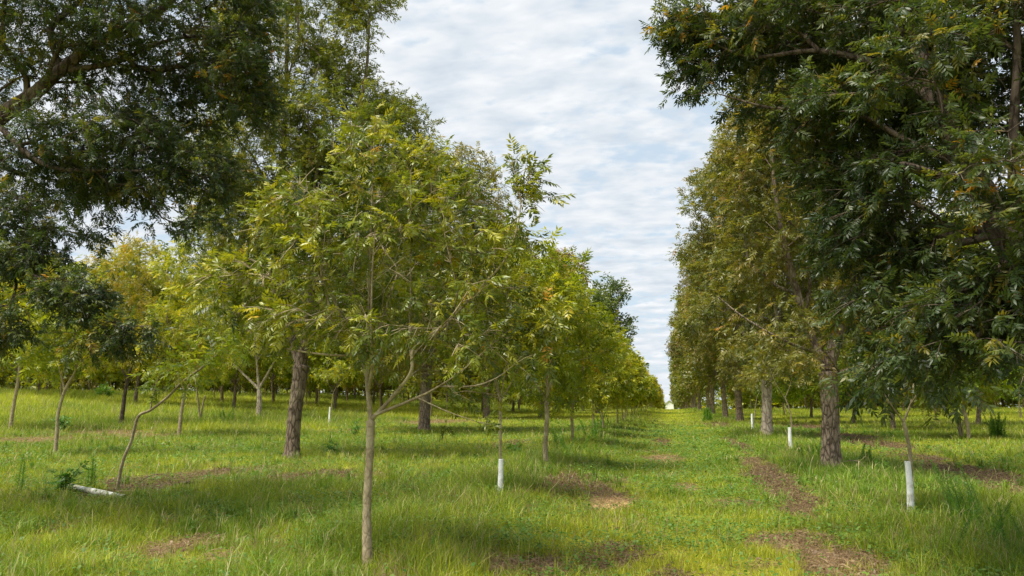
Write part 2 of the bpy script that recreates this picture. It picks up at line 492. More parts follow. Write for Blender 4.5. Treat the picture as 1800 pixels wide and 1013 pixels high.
def make_tree(name, base, trunk, trunk_r, limbs, lobes, ntips, leaves_per_tip, lod, lmat, bark, r0=.004, rcut=.0, step=.5,
              bf=.35, leafscale=1.0, shoots=3, shootlen=.3, color=(1, 1, 1), vmean=.42, vsd=.17, droop=.35, twigs=False, limb_parts=True, flare=.35, kang=.5,
              gap=.0, freefrac=.75, sub=2, extra=None):
    """everything given in world coordinates; mesh stored relative to base"""
    base = np.asarray(base, float)
    cands = sample_lobes(lobes, int(ntips * (1 + gap)))
    if gap:
        q = fbm(cands[:, 0] * .9 + cands[:, 2] * .7, cands[:, 1] * .9 - cands[:, 2] * .8, 77, 3)
        cands = cands[np.argsort(-q)[:ntips]]
    tr = np.asarray(trunk, float)
    S = build_skel(tr, trunk_r, limbs, cands, bf=bf, step=step, kang=kang, freefrac=freefrac)
    rad, kids = radii(S, trunk_r[-1] * 1.1, r0)
    # leaves
    tips = np.where(S.tip[:S.n])[0]
    nt_ = len(tips)
    TP = S.P[tips]; TD = S.D[tips]
    ctr = TP.mean(0)
    outw = TP - ctr; outw /= (np.linalg.norm(outw, axis=1, keepdims=True) + 1e-9)
    sd = TD[:, None] * .7 + outw[:, None] * .5 + rng.normal(0, .5, (nt_, shoots, 3)) + np.array([0, 0, .12])
    sd /= np.linalg.norm(sd, axis=2, keepdims=True)
    sl = shootlen * rng.uniform(.5, 1.25, (nt_, shoots))
    m = leaves_per_tip
    si = rng.integers(0, shoots, (nt_, m)); t = rng.uniform(.1, 1.0, (nt_, m)) ** .8
    ii = np.arange(nt_)[:, None]
    d = sd[ii, si]; pos = TP[:, None] + d * (t * sl[ii, si])[..., None] + np.array([0, 0, -1]) * (t ** 2 * sl[ii, si] * .18)[..., None]
    pos = pos.reshape(-1, 3); d = d.reshape(-1, 3)
    ld = d * .55 + rng.normal(0, .62, d.shape) + np.array([0, 0, -droop])
    tv = np.repeat(rng.normal(0, vsd * .7, nt_), m)
    v = vmean + tv + rng.normal(0, vsd, len(pos)); odd = rng.random(len(pos)); v = np.where(odd > .997, 1.0, np.minimum(v, .86))
    keep = rng.random(len(pos)) < .9
    o = empty(name, base)
    crown = link('crown', leaves_mesh('crown', pos[keep] - base, ld[keep], LM[lmat] if isinstance(lmat, str) else lmat, lod, v[keep], leafscale), o)
    crown.color = (*color, 1)
    S.P[:S.n] -= base
    tb = skel_tubes(S, rad, rcut, sub=sub, flare=flare)
    if twigs:
        for k in range(nt_):
            T = tb.get(S.limb[tips[k]])
            if T is None: continue
            p0 = TP[k] - base
            for j in range(shoots):
                L_ = sl[k, j]; dd = sd[k, j]
                T.add([p0, p0 + dd * L_ * .5 + np.array([0, 0, -.045 * L_]), p0 + dd * L_ + np.array([0, 0, -.18 * L_])], [.004, .003, .0015], 3, cap=False)
    if not limb_parts:
        T = tb[0]
        for k in list(tb):
            if k == 0: continue
            B = tb[k]
            for q in B.v: T.v.append(q)
            for q in B.q: T.q.append(q + T.n)
            for q in B.t: T.t.append(q + T.n)
            T.n += B.n
        tb = {0: T}
    for k in sorted(tb):
        bm = bark
        link('trunk' if k == 0 else 'limb', tb[k].mesh('trunk' if k == 0 else 'limb', bm), o)
    print(f'{name} tips {nt_} leaves {int(keep.sum())} nodes {S.n} t={time.time()-T0:.1f}')
    return o


def lobe(px, py, Y, rx, ry, rd=None, w=1.0):
    """lobe given where it stands; radii in photo pixels at that distance, depth radius in metres"""
    c = pt(px, py, Y); k = Y / F_
    return (c[0], c[1], c[2], rx * k, rd if rd is not None else rx * k, ry * k, w)


def path(Y, *pp):
    out = []
    for q in pp:
        out.append(pt(q[0], q[1], Y + (q[2] if len(q) > 2 else 0)))
    return out


# ================================================================== FOREGROUND YOUNG TREE (left edge of the alley)
def G(x, y, dz=0.0): return np.array([x, y, float(terr(x, y)) + dz])


Y0 = 8.1
b0 = at(648, 992); Y0 = b0[1]
lobesF = [lobe(655, 300, Y0, 75, 65, .7, 1.3), lobe(560, 385, Y0, 75, 60, .8, 1.3), lobe(755, 375, Y0, 85, 70, .8, 1.2), lobe(445, 500, Y0, 65, 38, .7, 1.7), lobe(500, 400, Y0 + .2, 40, 40, .5, .9), lobe(850, 510, Y0, 50, 50, .6, .9),
          lobe(650, 460, Y0 + .1, 140, 75, 1.1, .85), lobe(830, 430, Y0, 50, 60, .6, 1.0), lobe(700, 570, Y0, 130, 42, 1.0, .8), lobe(825, 695, Y0 - .1, 45, 10, .3, .9),
          lobe(560, 560, Y0 + .1, 95, 30, .8, .8), lobe(915, 325, Y0, 20, 30, .2, 1.6), lobe(940, 350, Y0, 16, 8, .12, 1.4), lobe(830, 590, Y0 - .1, 60, 35, .7, .9), lobe(657, 228, Y0, 22, 16, .2, 1.7), lobe(725, 275, Y0, 50, 22, .3, 1.2),
          lobe(898, 405, Y0, 18, 40, .25, 1.2), lobe(425, 540, Y0, 26, 16, .3, 1.1), lobe(740, 660, Y0 + .3, 50, 14, .4, .6)]
trunkF = [b0 + np.array([0, 0, -.15])] + path(Y0, (646, 960), (645, 900), (649, 820), (651, 770), (652, 738))
limbsF = [
    (path(Y0, (652, 738), (648, 700), (645, 650, .05), (648, 560, .05), (651, 440, 0), (655, 330, 0), (658, 230)), .027, .005),
    (path(Y0, (653, 737), (688, 700, -.05), (722, 655, -.1), (728, 612, -.1), (770, 585, -.1), (828, 523, -.1), (884, 462), (906, 412), (915, 350), (900, 290)), .022, .003),
    (path(Y0, (665, 725), (722, 704, -.15), (760, 686, -.2), (809, 654, -.3), (860, 610, -.35)), .018, .004),
    (path(Y0, (770, 683, -.2), (830, 679, -.2), (872, 665, -.2), (905, 640, -.2)), .012, .004),
    (path(Y0, (645, 640, .05), (632, 623), (590, 625), (530, 618), (470, 604), (430, 575), (408, 545)), .016, .004),
    (path(Y0, (646, 660, .05), (622, 600, .2), (592, 536, .2), (573, 487, .2), (540, 400, .1)), .018, .005),
    (path(Y0, (648, 690), (655, 640, -.2), (652, 586, -.3), (655, 470, -.3), (660, 400, -.2)), .017, .005),
    (path(Y0, (724, 640, -.1), (720, 594, .1), (722, 518, .2), (722, 420, .2), (735, 330, .1)), .015, .004),
    (path(Y0, (735, 700, -.15), (790, 725, -.35), (840, 742, -.4)), .009, .003),
    (path(Y0, (735, 605, -.1), (790, 560, -.5), (830, 500, -.6)), .012, .004)]
t = make_tree('young_pecan_tree', b0, trunkF, [.050, .044, .041, .040, .042, .046], limbsF, lobesF, 520, 8, 'near', 'fresh', BARKY, r0=.0028, step=.22, bf=.25,
              leafscale=.475, shoots=3, shootlen=.23, vmean=.47, vsd=.20, droop=.2, twigs=True, flare=.5, freefrac=.97)
tagit(t, 'young tree with slim pale forked trunk and fresh green crown, nearest on the left', 'tree', 'young trees lining the alley')
FG = t

# ================================================================== NEAR RIGHT BIG TREE
YR = 7.0
bR = G(4.1, YR)
fork = pt(1792, 455, YR)
trunkR = [bR + np.array([.1, 0, -.2]), bR + np.array([.05, 0, .5]), bR + np.array([-.15, 0, 1.4]), fork + np.array([.2, 0, -.7]), fork]
limbsR = [
    (path(YR, (1792, 455), (1745, 375), (1705, 295, .1), (1665, 215, .2), (1625, 110, .3), (1590, -10, .4), (1560, -160, .5)), .125, .04),
    (path(YR, (1735, 362), (1690, 325, -.15), (1640, 305, -.3), (1583, 288, -.5)), .038, .026),
    (path(YR, (1792, 450), (1784, 340, -.1), (1782, 230, -.1), (1788, 90, 0), (1780, -80, 0)), .055, .025),
    (path(YR, (1795, 450), (1840, 300, .3), (1870, 120, .5), (1900, -100, .7)), .10, .04),
    (path(YR, (1650, 180, .2), (1560, 120, .5), (1440, 90, .8), (1320, 100, 1.0), (1240, 70, 1.1)), .045, .008),
    (path(YR, (1700, 300, .1), (1600, 250, .6), (1480, 190, .9), (1360, 190, 1.0), (1262, 165, 1.0)), .035, .006),
    (path(YR, (1790, 460), (1710, 500, -.2), (1620, 560, .2), (1560, 620, .5)), .045, .008),
    (path(YR, (1795, 470), (1760, 530, -.3), (1720, 590, -.5), (1690, 620, -.4)), .04, .008),
    (path(YR, (1780, 430), (1700, 400, .8), (1600, 400, 1.5), (1540, 440, 2.0)), .05, .01)]
lobesR = [lobe(1700, 60, 7.8, 150, 120, 1.2), lobe(1520, 60, 8.2, 120, 85, 1.1), lobe(1380, 35, 8.2, 90, 65, .8), lobe(1215, 50, 8.2, 45, 30, .35, 2.0), lobe(1240, 120, 8.2, 30, 18, .2, 2.4), lobe(1300, 70, 8.2, 60, 50, .5, 1.0),
          lobe(1460, 210, 8.2, 90, 50, .8), lobe(1350, 170, 8.2, 40, 20, .4, .7), lobe(1640, 230, 8.6, 120, 80, 1.0), lobe(1600, 430, 8.0, 70, 60, .8, 1.1), lobe(1720, 520, 7.0, 75, 60, .6, 1.4), lobe(1520, 520, 7.8, 40, 50, .5, 1.0),
          lobe(1600, 590, 7.6, 50, 32, .5, 1.2), lobe(1690, 605, 6.6, 80, 16, .5, 1.0), lobe(1785, 500, 6.6, 40, 80, .5, 1.0), lobe(1795, 640, 5.6, 16, 16, .2, 1.0), lobe(1545, 640, 7.4, 26, 10, .3, 1.0), lobe(1640, 100, 6.8, 90, 70, .4, .8), lobe(1750, 330, 6.3, 60, 110, .4, .6), lobe(1680, 240, 6.7, 50, 60, .3, .5), lobe(1500, 400, 8.0, 50, 50, .6, .9), lobe(1460, 300, 8.2, 60, 40, .6, .8), lobe(1540, 330, 7.8, 60, 60, .6, .8), lobe(1500, 150, 7.2, 80, 50, .5, .7), lobe(1640, 560, 6.8, 60, 40, .5, 1.0),
          lobe(2010, 150, 7.2, 180, 240, 1.4, .8), lobe(2030, 480, 6.9, 140, 80, 1.2, .8), lobe(1800, -180, 7.8, 240, 130, 1.5, .8), lobe(1580, -150, 8.2, 160, 90, 1.2, .8)]
t = make_tree('pecan_tree', bR, trunkR, [.26, .21, .19, .18, .18], limbsR, lobesR, 2100, 13, 'near', 'dark', BARKD, r0=.003, step=.3, bf=.3,
              leafscale=.45, shoots=3, shootlen=.28, vmean=.44, vsd=.19, droop=.2, twigs=True, freefrac=.97)
tagit(t, 'big dark green pecan with thick leaning limbs filling the upper right corner', 'tree', 'old trees along the right of the alley')

# ================================================================== NEAR LEFT BIG TREE
YL = 9.5
bL = G(-10.6, YL)
trunkL = [bL + np.array([0, 0, -.2]), bL + np.array([.05, 0, .9]), bL + np.array([.2, 0, 1.8]), bL + np.array([.4, 0, 2.6])]
limbsL = [
    ([trunkL[-1]] + path(YL, (-140, 330), (-10, 215), (60, 165), (105, 125), (180, 70, .2), (280, 20, .4), (360, -60, .5)), .15, .035),
    ([trunkL[-1]] + path(YL, (-260, 200, 0), (-200, 0, 0), (-120, -250, 0)), .18, .05),
    (path(YL, (100, 125), (200, 110, .3), (300, 70, .5), (420, 60, .8)), .035, .008),
    (path(YL, (-20, 225), (80, 290, -.3), (200, 300, -.2), (330, 300, .2)), .045, .008),
    (path(YL, (-140, 330), (-60, 420, -.5), (30, 470, -.8), (130, 520, -.8), (250, 590, -.8)), .045, .006),
    (path(YL, (60, 480, -.8), (110, 540, -.9), (190, 600, -.9)), .014, .004),
    ([trunkL[-1]] + path(YL, (-300, 450, 0), (-200, 380, 1.5), (-50, 330, 2.5)), .08, .02)]
lobesL = [lobe(70, 60, YL, 150, 110, 1.3), lobe(270, 60, YL + .5, 130, 100, 1.2), lobe(410, 120, YL + .8, 55, 100, .8, 1.1), lobe(180, 240, YL, 150, 80, 1.1, 1.1), lobe(350, 300, YL + .4, 60, 45, .6, 1.1),
          lobe(30, 370, YL - .3, 90, 40, .7, 1.2), lobe(40, 450, YL - .6, 70, 36, .4, 2.4), lobe(120, 510, YL - .9, 80, 30, .3, 2.8), lobe(210, 575, YL - .8, 66, 14, .15, 3.6), lobe(0, 560, YL - .8, 45, 40, .3, 2.4), lobe(330, 385, YL + .3, 80, 8, .4, 1.2), lobe(140, 590, YL - .9, 70, 6, .2, 1.3),
          lobe(-200, 150, YL, 230, 300, 1.7, .7), lobe(150, -160, YL, 280, 130, 1.5, .8), lobe(-250, -250, YL, 250, 200, 1.5, .6), lobe(420, 10, YL + .8, 50, 50, .7, 1.1), lobe(440, 180, YL + 1, 30, 50, .5, 1), lobe(230, 320, YL + .3, 100, 45, .8, 1.1), lobe(90, 300, YL + .5, 90, 50, .9, 1.1), lobe(120, 400, YL - .2, 90, 16, .5, 1.1), lobe(300, 190, YL + 1.2, 110, 90, .8, .8)]
t = make_tree('pecan_tree', bL, trunkL, [.34, .29, .27, .27], limbsL, lobesL, 2500, 12, 'near', 'dark', BARKD, r0=.003, step=.34, bf=.3,
              leafscale=.46, shoots=3, shootlen=.30, vmean=.47, vsd=.19, droop=.2, twigs=True, freefrac=.97)
tagit(t, 'big dark pecan overhanging the upper left corner, its trunk outside the picture', 'tree', 'old trees in the row left of the alley')

# ================================================================== RIGHT TREE WITH THE DARK TRUNK
b = at(1462, 828); YB = b[1]
trunkB = [b + np.array([0, 0, -.15])] + path(YB, (1461, 800), (1460, 740), (1458, 690), (1455, 652))
limbsB = [
    (path(YB, (1455, 652), (1425, 590), (1400, 510, -.3), (1378, 420, -.3), (1362, 330, -.4), (1350, 200, -.4)), .12, .03),
    (path(YB, (1456, 652), (1474, 570, .2), (1476, 470, .3), (1466, 350, .3), (1458, 200, .3), (1465, 20, .3), (1460, -120, .3)), .15, .03),
    (path(YB, (1475, 500, .3), (1515, 420, .6), (1540, 300, .6), (1560, 120, .6)), .07, .02),
    (path(YB, (1458, 665), (1500, 648, -.5), (1560, 620, -1.2), (1610, 560, -1.5)), .07, .02),
    (path(YB, (1440, 620), (1380, 600, -.8), (1310, 560, -1.2), (1260, 520, -1.2)), .04, .01)]
lobesB = [lobe(1370, 260, YB, 90, 100, 1.5), lobe(1345, 420, YB, 70, 85, 1.3, 1.1), lobe(1430, 180, YB, 120, 120, 1.9), lobe(1540, 300, YB + .5, 130, 120, 1.8), lobe(1420, 420, YB, 110, 100, 1.6), lobe(1520, 480, YB, 110, 90, 1.5), lobe(1360, 570, YB - .5, 80, 40, 1.2, 1.0),
          lobe(1440, 60, YB, 150, 120, 1.9), lobe(1430, -90, YB, 140, 110, 1.8), lobe(1560, 130, YB, 120, 130, 1.7), lobe(1310, 320, YB, 45, 80, .8, 1.3), lobe(1335, 205, YB, 60, 60, 1.0, 1.4), lobe(1345, 110, YB, 60, 70, 1.1, 1.1),
          lobe(1560, 600, YB - 1.2, 80, 45, 1.2), lobe(1410, 620, YB - .8, 50, 16, .8, .8), lobe(1600, 560, YB - 1, 70, 60, 1.2)]
t = make_tree('pecan_tree', b, trunkB, [.25, .205, .19, .19, .21], limbsB, lobesB, 1400, 11, 'mid', 'brownish', BARK, r0=.005, step=.5, rcut=.006,
              leafscale=.80, shoots=4, shootlen=.5, vmean=.40, vsd=.17, color=(1.12, 1.12, 1.0), freefrac=.97)
tagit(t, 'olive pecan with thick rough brown trunk, second old tree on the right', 'tree', 'old trees along the right of the alley')

# ================================================================== LEFT TREE WITH THE DARK TRUNK
b = at(513, 806); YC = b[1]
trunkC = [b + np.array([0, 0, -.15])] + path(YC, (514, 780), (519, 720), (526, 670), (530, 640))
limbsC = [
    (path(YC, (530, 640), (540, 580, -.3), (548, 510, -.4), (560, 420, -.4), (600, 300, -.5), (640, 150, -.5), (650, 30, -.4)), .14, .03),
    (path(YC, (528, 645), (510, 580, .2), (495, 500, .3), (485, 400, .3), (500, 250, .3), (505, 60, .3), (510, -100, .2)), .15, .03),
    (path(YC, (518, 610, .1), (480, 570, -.3), (450, 530, -.7), (420, 480, -1)), .06, .015),
    (path(YC, (548, 540, -.4), (600, 500, -1), (660, 440, -1.3), (700, 350, -1.2)), .05, .015)]
lobesC = [lobe(480, 90, YC, 140, 140, 1.9), lobe(610, 90, YC, 80, 90, 1.5, .8), lobe(560, -30, YC, 120, 100, 1.8, .8), lobe(645, 15, YC, 50, 60, .7, 1.8), lobe(600, 230, YC, 130, 90, 1.9, 1.1), lobe(690, 250, YC, 62, 85, 1.2, 1.2), lobe(480, 260, YC, 120, 110, 1.7),
          lobe(430, 400, YC, 90, 80, 1.5), lobe(560, 420, YC, 120, 100, 1.6, .8), lobe(700, 400, YC, 70, 90, 1.4), lobe(430, 520, YC - .5, 60, 50, 1.2, .6), lobe(650, 540, YC - .5, 100, 60, 1.4, .8), lobe(680, 170, YC, 45, 50, .8, 1.6), lobe(640, 110, YC, 40, 60, .8, 1.2), lobe(400, 300, YC + 1, 90, 110, 1.2, .9), lobe(720, 300, YC, 50, 60, .8, 1.3), lobe(540, 330, YC, 140, 70, 1.6, .8)]
t = make_tree('pecan_tree', b, trunkC, [.25, .195, .19, .20, .23], limbsC, lobesC, 2200, 11, 'mid', 'olive', BARKM, r0=.005, step=.5, rcut=.006,
              leafscale=.85, shoots=5, shootlen=.62, vmean=.45, vsd=.16, freefrac=.97, gap=.35, color=(.90, 1.06, 1.0))
tagit(t, 'tall olive green pecan with dark rough forked trunk standing behind the nearest young tree', 'tree', 'old trees in the row left of the alley')


# ================================================================== PROTOTYPES
def young(base, H=5.0, Rr=1.9, mat='yellow', lod='mid', ntips=230, m=6, r=.055, color=(1, 1, 1), lean=0., fork_h=1.1, bark=None, limb_parts=False, ls=1.0, name='young_pecan_tree', low=.30, vmean=.45, droop=.35):
    base = np.asarray(base, float)
    a0 = rng.uniform(0, 6.28)
    fk = base + np.array([lean + rng.normal(0, .05), rng.normal(0, .05), fork_h])
    trunk = [base + np.array([0, 0, -.12]), base + (fk - base) * .3 + rng.normal(0, .02, 3), base + (fk - base) * .7 + rng.normal(0, .02, 3), fk]
    limbs = []
    for k in range(4):
        a = a0 + k * 1.9 + rng.normal(0, .3); sp = rng.uniform(.25, .55) * Rr if k else .12
        e = base + np.array([math.cos(a) * sp + lean * 1.5, math.sin(a) * sp, H * rng.uniform(.62, .85)])
        mdl = fk + (e - fk) * .5 + np.array([math.cos(a), math.sin(a), -.2]) * sp * .35
        limbs.append(([fk, mdl, e], r * .62, r * .15))
    lobes = []
    cz = low * H
    for k in range(8):
        a = a0 + k * 2.4; f = (k + .5) / 8; z = cz + (H - cz) * (.12 + .8 * f)
        rad = Rr * (1 - abs(f - .38) * 1.15) * .55
        lobes.append((base[0] + lean * 1.6 + math.cos(a) * rad, base[1] + math.sin(a) * rad, base[2] + z, Rr * .50 * (1.1 - f * .4), Rr * .50 * (1.1 - f * .4), H * .13, 1.0))
    return make_tree(name, base, trunk, [r * 1.15, r, r * .95, r], limbs, lobes, ntips, m, lod, mat, bark or BARKY, r0=.003 if lod == 'mid' else .005, rcut=0.004 if lod == 'mid' else .007, step=.3 if lod == 'mid' else .5,
                     leafscale=ls, shoots=3, shootlen=.32, vmean=vmean, vsd=.16, color=color, limb_parts=limb_parts, freefrac=.97, flare=.3, droop=droop)


def big(base, H=14., Rr=4.2, mat='olive', lod='far', ntips=700, m=9, r=.22, color=(1, 1, 1), fork_h=2.6, low=.22, bark=None, ls=1.0, vmean=.42, gap=.15, flat=.5, limb_parts=False, name='pecan_tree'):
    base = np.asarray(base, float); a0 = rng.uniform(0, 6.28)
    fk = base + np.array([rng.normal(0, .12), rng.normal(0, .12), fork_h])
    trunk = [base + np.array([0, 0, -.2]), base + (fk - base) * .3, base + (fk - base) * .7, fk]
    limbs = []
    for k in range(5):
        a = a0 + k * 2.1 + rng.normal(0, .25); sp = rng.uniform(.35, .65) * Rr if k else .4
        e = base + np.array([math.cos(a) * sp, math.sin(a) * sp, H * (rng.uniform(.6, .8) if k < 3 else rng.uniform(.4, .55))])
        md = fk + (e - fk) * .5 + np.array([math.cos(a), math.sin(a), -.1]) * sp * .25 + rng.normal(0, .15, 3)
        limbs.append(([fk, md, e], r * .62, r * .15))
    lobes = []; cz = low * H; nl = 15
    for k in range(nl):
        a = a0 + k * 2.4; f = (k + .5) / nl; z = cz + (H - cz) * (.08 + .84 * f)
        env = math.sin(math.pi * min(.98, (.30 + .62 * f))) ** flat
        rad = Rr * env * .62; lr = Rr * rng.uniform(.34, .5)
        lobes.append((base[0] + math.cos(a) * rad, base[1] + math.sin(a) * rad, base[2] + z, lr, lr, lr * .8, 1.0))
    lobes.append((base[0], base[1], base[2] + H * .55, Rr * .45, Rr * .45, H * .3, .5))
    return make_tree(name, base, trunk, [r * 1.2, r * 1.02, r * .96, r * 1.05], limbs, lobes, ntips, m, lod, mat, bark or BARK, r0=.008, rcut=.012, step=.7,
                     leafscale=ls, shoots=4, shootlen=.6, vmean=vmean, vsd=.17, color=color, limb_parts=limb_parts, freefrac=.97, gap=gap, flare=.3, sub=1 if lod == 'vfar' else 2)


ORD = ['first', 'second', 'third', 'fourth', 'fifth', 'sixth', 'seventh', 'eighth', 'ninth', 'tenth', 'eleventh', 'twelfth', 'thirteenth', 'fourteenth']
GY = 'young trees lining the alley'; GR = 'old trees along the right of the alley'; GL = 'old trees in the row left of the alley'

# ---- young row left of the alley
b = at(880, 872)
t = young(b, 3.9, 1.0, 'fresh', 'mid', 150, 7, .023, fork_h=1.5, color=(1.1, 1.0, .9), low=.50, ls=.85)
tagit(t, 'slim young tree rising out of a white guard, second on the left of the alley', 'tree', GY)
GUARD = [(880, 872, 808)]
b = at(962, 822)
t = young(b, 4.9, 1.7, 'yellow', 'mid', 300, 7, .055, fork_h=1.5, low=.34, limb_parts=True, color=(.85, .92, .9))
tagit(t, 'yellow green young tree with bare slender trunk, third on the left of the alley', 'tree', GY)
YP = []
yy = 26.5; k = 3
lab_y = ['young yellow tree just past the tall grass, fourth on the left of the alley', 'golden young tree, trunk half hidden in grass, fifth on the left of the alley',
         'dense yellow young tree, sixth on the left edge of the alley', 'small yellow tree, seventh on the left edge of the alley', 'small golden tree, eighth on the left edge of the alley']
for k in range(3):
    b = G(ROWL - .1 + rng.normal(0, .12), yy)
    t = young(b, 4.6, 1.55, 'yellow', 'mid', 260, 8, .05, fork_h=1.3, low=.33, limb_parts=(k < 2), ls=1.1, color=(1, 1, 1))
    tagit(t, lab_y[k], 'tree', GY); YP.append(t); yy += 6.2
YF = []
for k in range(3):
    b = G(ROWL + rng.normal(0, .15), yy)
    t = young(b, 4.7, 1.6, 'yellow', 'far', 220, 8, .05, fork_h=1.3, low=.32, ls=1.0)
    tagit(t, (lab_y + ['ninth small yellow tree along the left edge of the alley'])[3 + k], 'tree', GY); YF.append(t); yy += 6.2
while yy < 330:
    s = rng.uniform(.88, 1.08)
    src = YF[rng.integers(3)]
    t = copy_tree(src, G(ROWL + rng.normal(0, .2), yy) - np.array([0, 0, 0]), rng.uniform(0, 6.28), s, (rng.uniform(.85, 1.2), rng.uniform(.88, 1.05), 1))
    tagit(t, 'small far yellow tree in the unbroken end of the row left of the alley', 'tree', GY)
    yy += 6.2 if yy < 150 else 8.5

# ---- right row: old trees and guarded saplings
RB = []
# X positions follow the photo
spec = [(at(1348, 768), 'brownish', .21, (1.10, 1.17, 1.05), 'brownish olive pecan with pale reddish trunk, third old tree on the right of the alley'),
        (at(1301, 745), 'brownish', .22, (1.18, 1.16, 1.1), 'rusty olive pecan with dark trunk, fourth old tree on the right of the alley'),
        (at(1276, 737), 'olive', .20, (.95, 1.05, .95), 'greener pecan, fifth old tree on the right of the alley')]
for k, (b, mt, r, c, lab) in enumerate(spec):
    b = G(b[0], b[1])
    t = big(b, 13.4 + .4 * k, 3.35, mt, 'mid' if k < 2 else 'far', 1250 if k < 2 else 900, 13, r, c, fork_h=2.5, low=.17, ls=1.1 if k < 2 else 1.0, flat=.35, bark=BARKP if k == 0 else BARK, limb_parts=(k < 1), gap=0)
    tagit(t, lab, 'tree', GR); RB.append(t)
y = RB[-1].location.y + 13; k = 5
rl = ['sixth', 'seventh', 'eighth', 'ninth', 'tenth']
while y < 330:
    src = RB[2] if k > 8 else RB[1 + k % 2]
    src = RB[1 + int(rng.integers(2))] if y < 100 else RB[2]
    t = copy_tree(src, G(ROWR + .4 + rng.normal(0, .25), y), rng.uniform(0, 6.28), rng.uniform(.92, 1.08), (rng.uniform(.85, 1.2), rng.uniform(.98, 1.18), rng.uniform(.8, 1.1)))
    if k - 5 < len(rl): tagit(t, f'{rl[k-5]} old olive tree along the right side of the alley', 'tree', GR)
    else: tagit(t, 'small far olive tree in the unbroken wall of trees right of the alley', 'tree', GR)
    y += 13 if y < 140 else 16; k += 1


def sapling(px, py, pxtop, pytop, H, lab, leaves=True, mat='olive', stem=None, r=.022, ntips=50, Rr=.55, color=(1, 1, 1), low=.5, group='young saplings growing in white guards'):
    b = at(px, py); Y = b[1]
    top = pt(pxtop, pytop, Y)
    trunk = [b + np.array([0, 0, -.1])] + ([pt(q[0], q[1], Y) for q in stem] if stem else [b * .5 + top * .5 + rng.normal(0, .01, 3)]) + [top]
    n = len(trunk)
    lobes = [(top[0] + dx * Rr, top[1] + dy * Rr, top[2] + dz * H, Rr * .7, Rr * .7, H * .3, 1) for dx, dy, dz in ((0, 0, .75), (.5, .2, .6), (-.5, -.2, .6), (.1, -.4, 1.0))]
    limbs = [([top, top + np.array([.25 * Rr, .1, H * .3]), top + np.array([.4 * Rr, .2, H * .7])], r * .7, r * .2), ([top, top + np.array([-.3 * Rr, -.1, H * .25]), top + np.array([-.5 * Rr, 0, H * .55])], r * .6, r * .2)]
    t = make_tree('sapling', b, trunk, list(np.linspace(r * 1.1, r, n)), limbs, lobes, ntips, 5, 'mid', mat, BARKY, r0=.0025, rcut=.0, step=.25, leafscale=1.0, shootlen=.25, freefrac=.97, color=color, flare=0.1, limb_parts=False)
    tagit(t, lab, 'sapling', group)
    return t


sapling(1602, 905, 1588, 742, 1.0, 'sapling in the nearest and tallest white guard, its leafy top under the big right tree', stem=[(1602, 860), (1600, 800), (1594, 765)], ntips=50, Rr=.6, mat='dark', r=.026)
sapling(1390, 795, 1380, 700, 1.6, 'sapling with bent bare stem above its guard, between two trunks on the right', stem=[(1390, 770), (1391, 740), (1386, 715)], ntips=60, Rr=.8)
sapling(1323, 757, 1330, 700, 1.3, 'sapling in a small white guard just left of the pale reddish trunk', ntips=30, Rr=.7)
sapling(579, 746, 586, 690, 1.6, 'far sapling in a white guard on the left field, right of the dark forked trunk', ntips=45, Rr=.8, mat='yellow')
GUARD += [(1602, 905, 812), (1390, 795, 752), (1323, 757, 728), (579, 746, 716)]

GUARDXY = [at(g_[0], g_[1]) for g_ in GUARD]
# ================================================================== WHITE TREE GUARDS
m, nt, N, L = nmat('guard_plastic')
out = N.new('ShaderNodeOutputMaterial'); pr = N.new('ShaderNodeBsdfPrincipled'); L.new(pr.outputs[0], out.inputs[0])
tc = N.new('ShaderNodeTexCoord'); nz = N.new('ShaderNodeTexNoise'); nz.inputs['Scale'].default_value = 9; nz.inputs['Detail'].default_value = 5; L.new(tc.outputs['Object'], nz.inputs['Vector'])
sx = N.new('ShaderNodeSeparateXYZ'); L.new(tc.outputs['Object'], sx.inputs[0])
mr = N.new('ShaderNodeMapRange'); mr.inputs['From Min'].default_value = 0; mr.inputs['From Max'].default_value = .6; mr.inputs['To Min'].default_value = .24; mr.inputs['To Max'].default_value = -.12; L.new(sx.outputs['Z'], mr.inputs['Value'])
ad = N.new('ShaderNodeMath'); ad.operation = 'ADD'; L.new(nz.outputs['Fac'], ad.inputs[0]); L.new(mr.outputs[0], ad.inputs[1])
rp = ramp(nt, [(.5, (.78, .80, .80)), (.62, (.60, .61, .56)), (.75, (.33, .33, .24))]); L.new(ad.outputs[0], rp.inputs['Fac']); L.new(rp.outputs[0], pr.inputs['Base Color'])
pr.inputs['Roughness'].default_value = .45
GUARDM = m
glabs = ['white plastic guard around the second young trunk left of the alley', 'tallest nearest white guard, scratched and dirty at its foot, on the right', 'white guard around the bent sapling right of the alley', 'small white guard left of the pale reddish trunk', 'thin far white guard out on the left field']


def guard_mesh(h, r):
    T = Tubes(); V = []; sides = 16; n = 9
    zs = np.linspace(-.05, h, n)
    T.add([(0.006 * math.sin(z * 5), .004 * math.cos(z * 7), z) for z in zs], [r * (1.22 - .3 * z / h) for z in zs], sides, cap=False)
    # rolled rim and inner wall so the sleeve has thickness
    T.add([(0.006 * math.sin(h * 5), .004 * math.cos(h * 7), z) for z in (h, h + .008, h - .03, h - .25)], [r * .92, r * .89, r * .84, r * .84], sides, cap=False)
    # overlap seam
    s = []
    T.add([(r * (1.2 - .3 * z / h), 0, z) for z in zs[1:]], [.006] * (n - 1), 4, cap=True)
    return T.mesh('tree_guard', GUARDM)


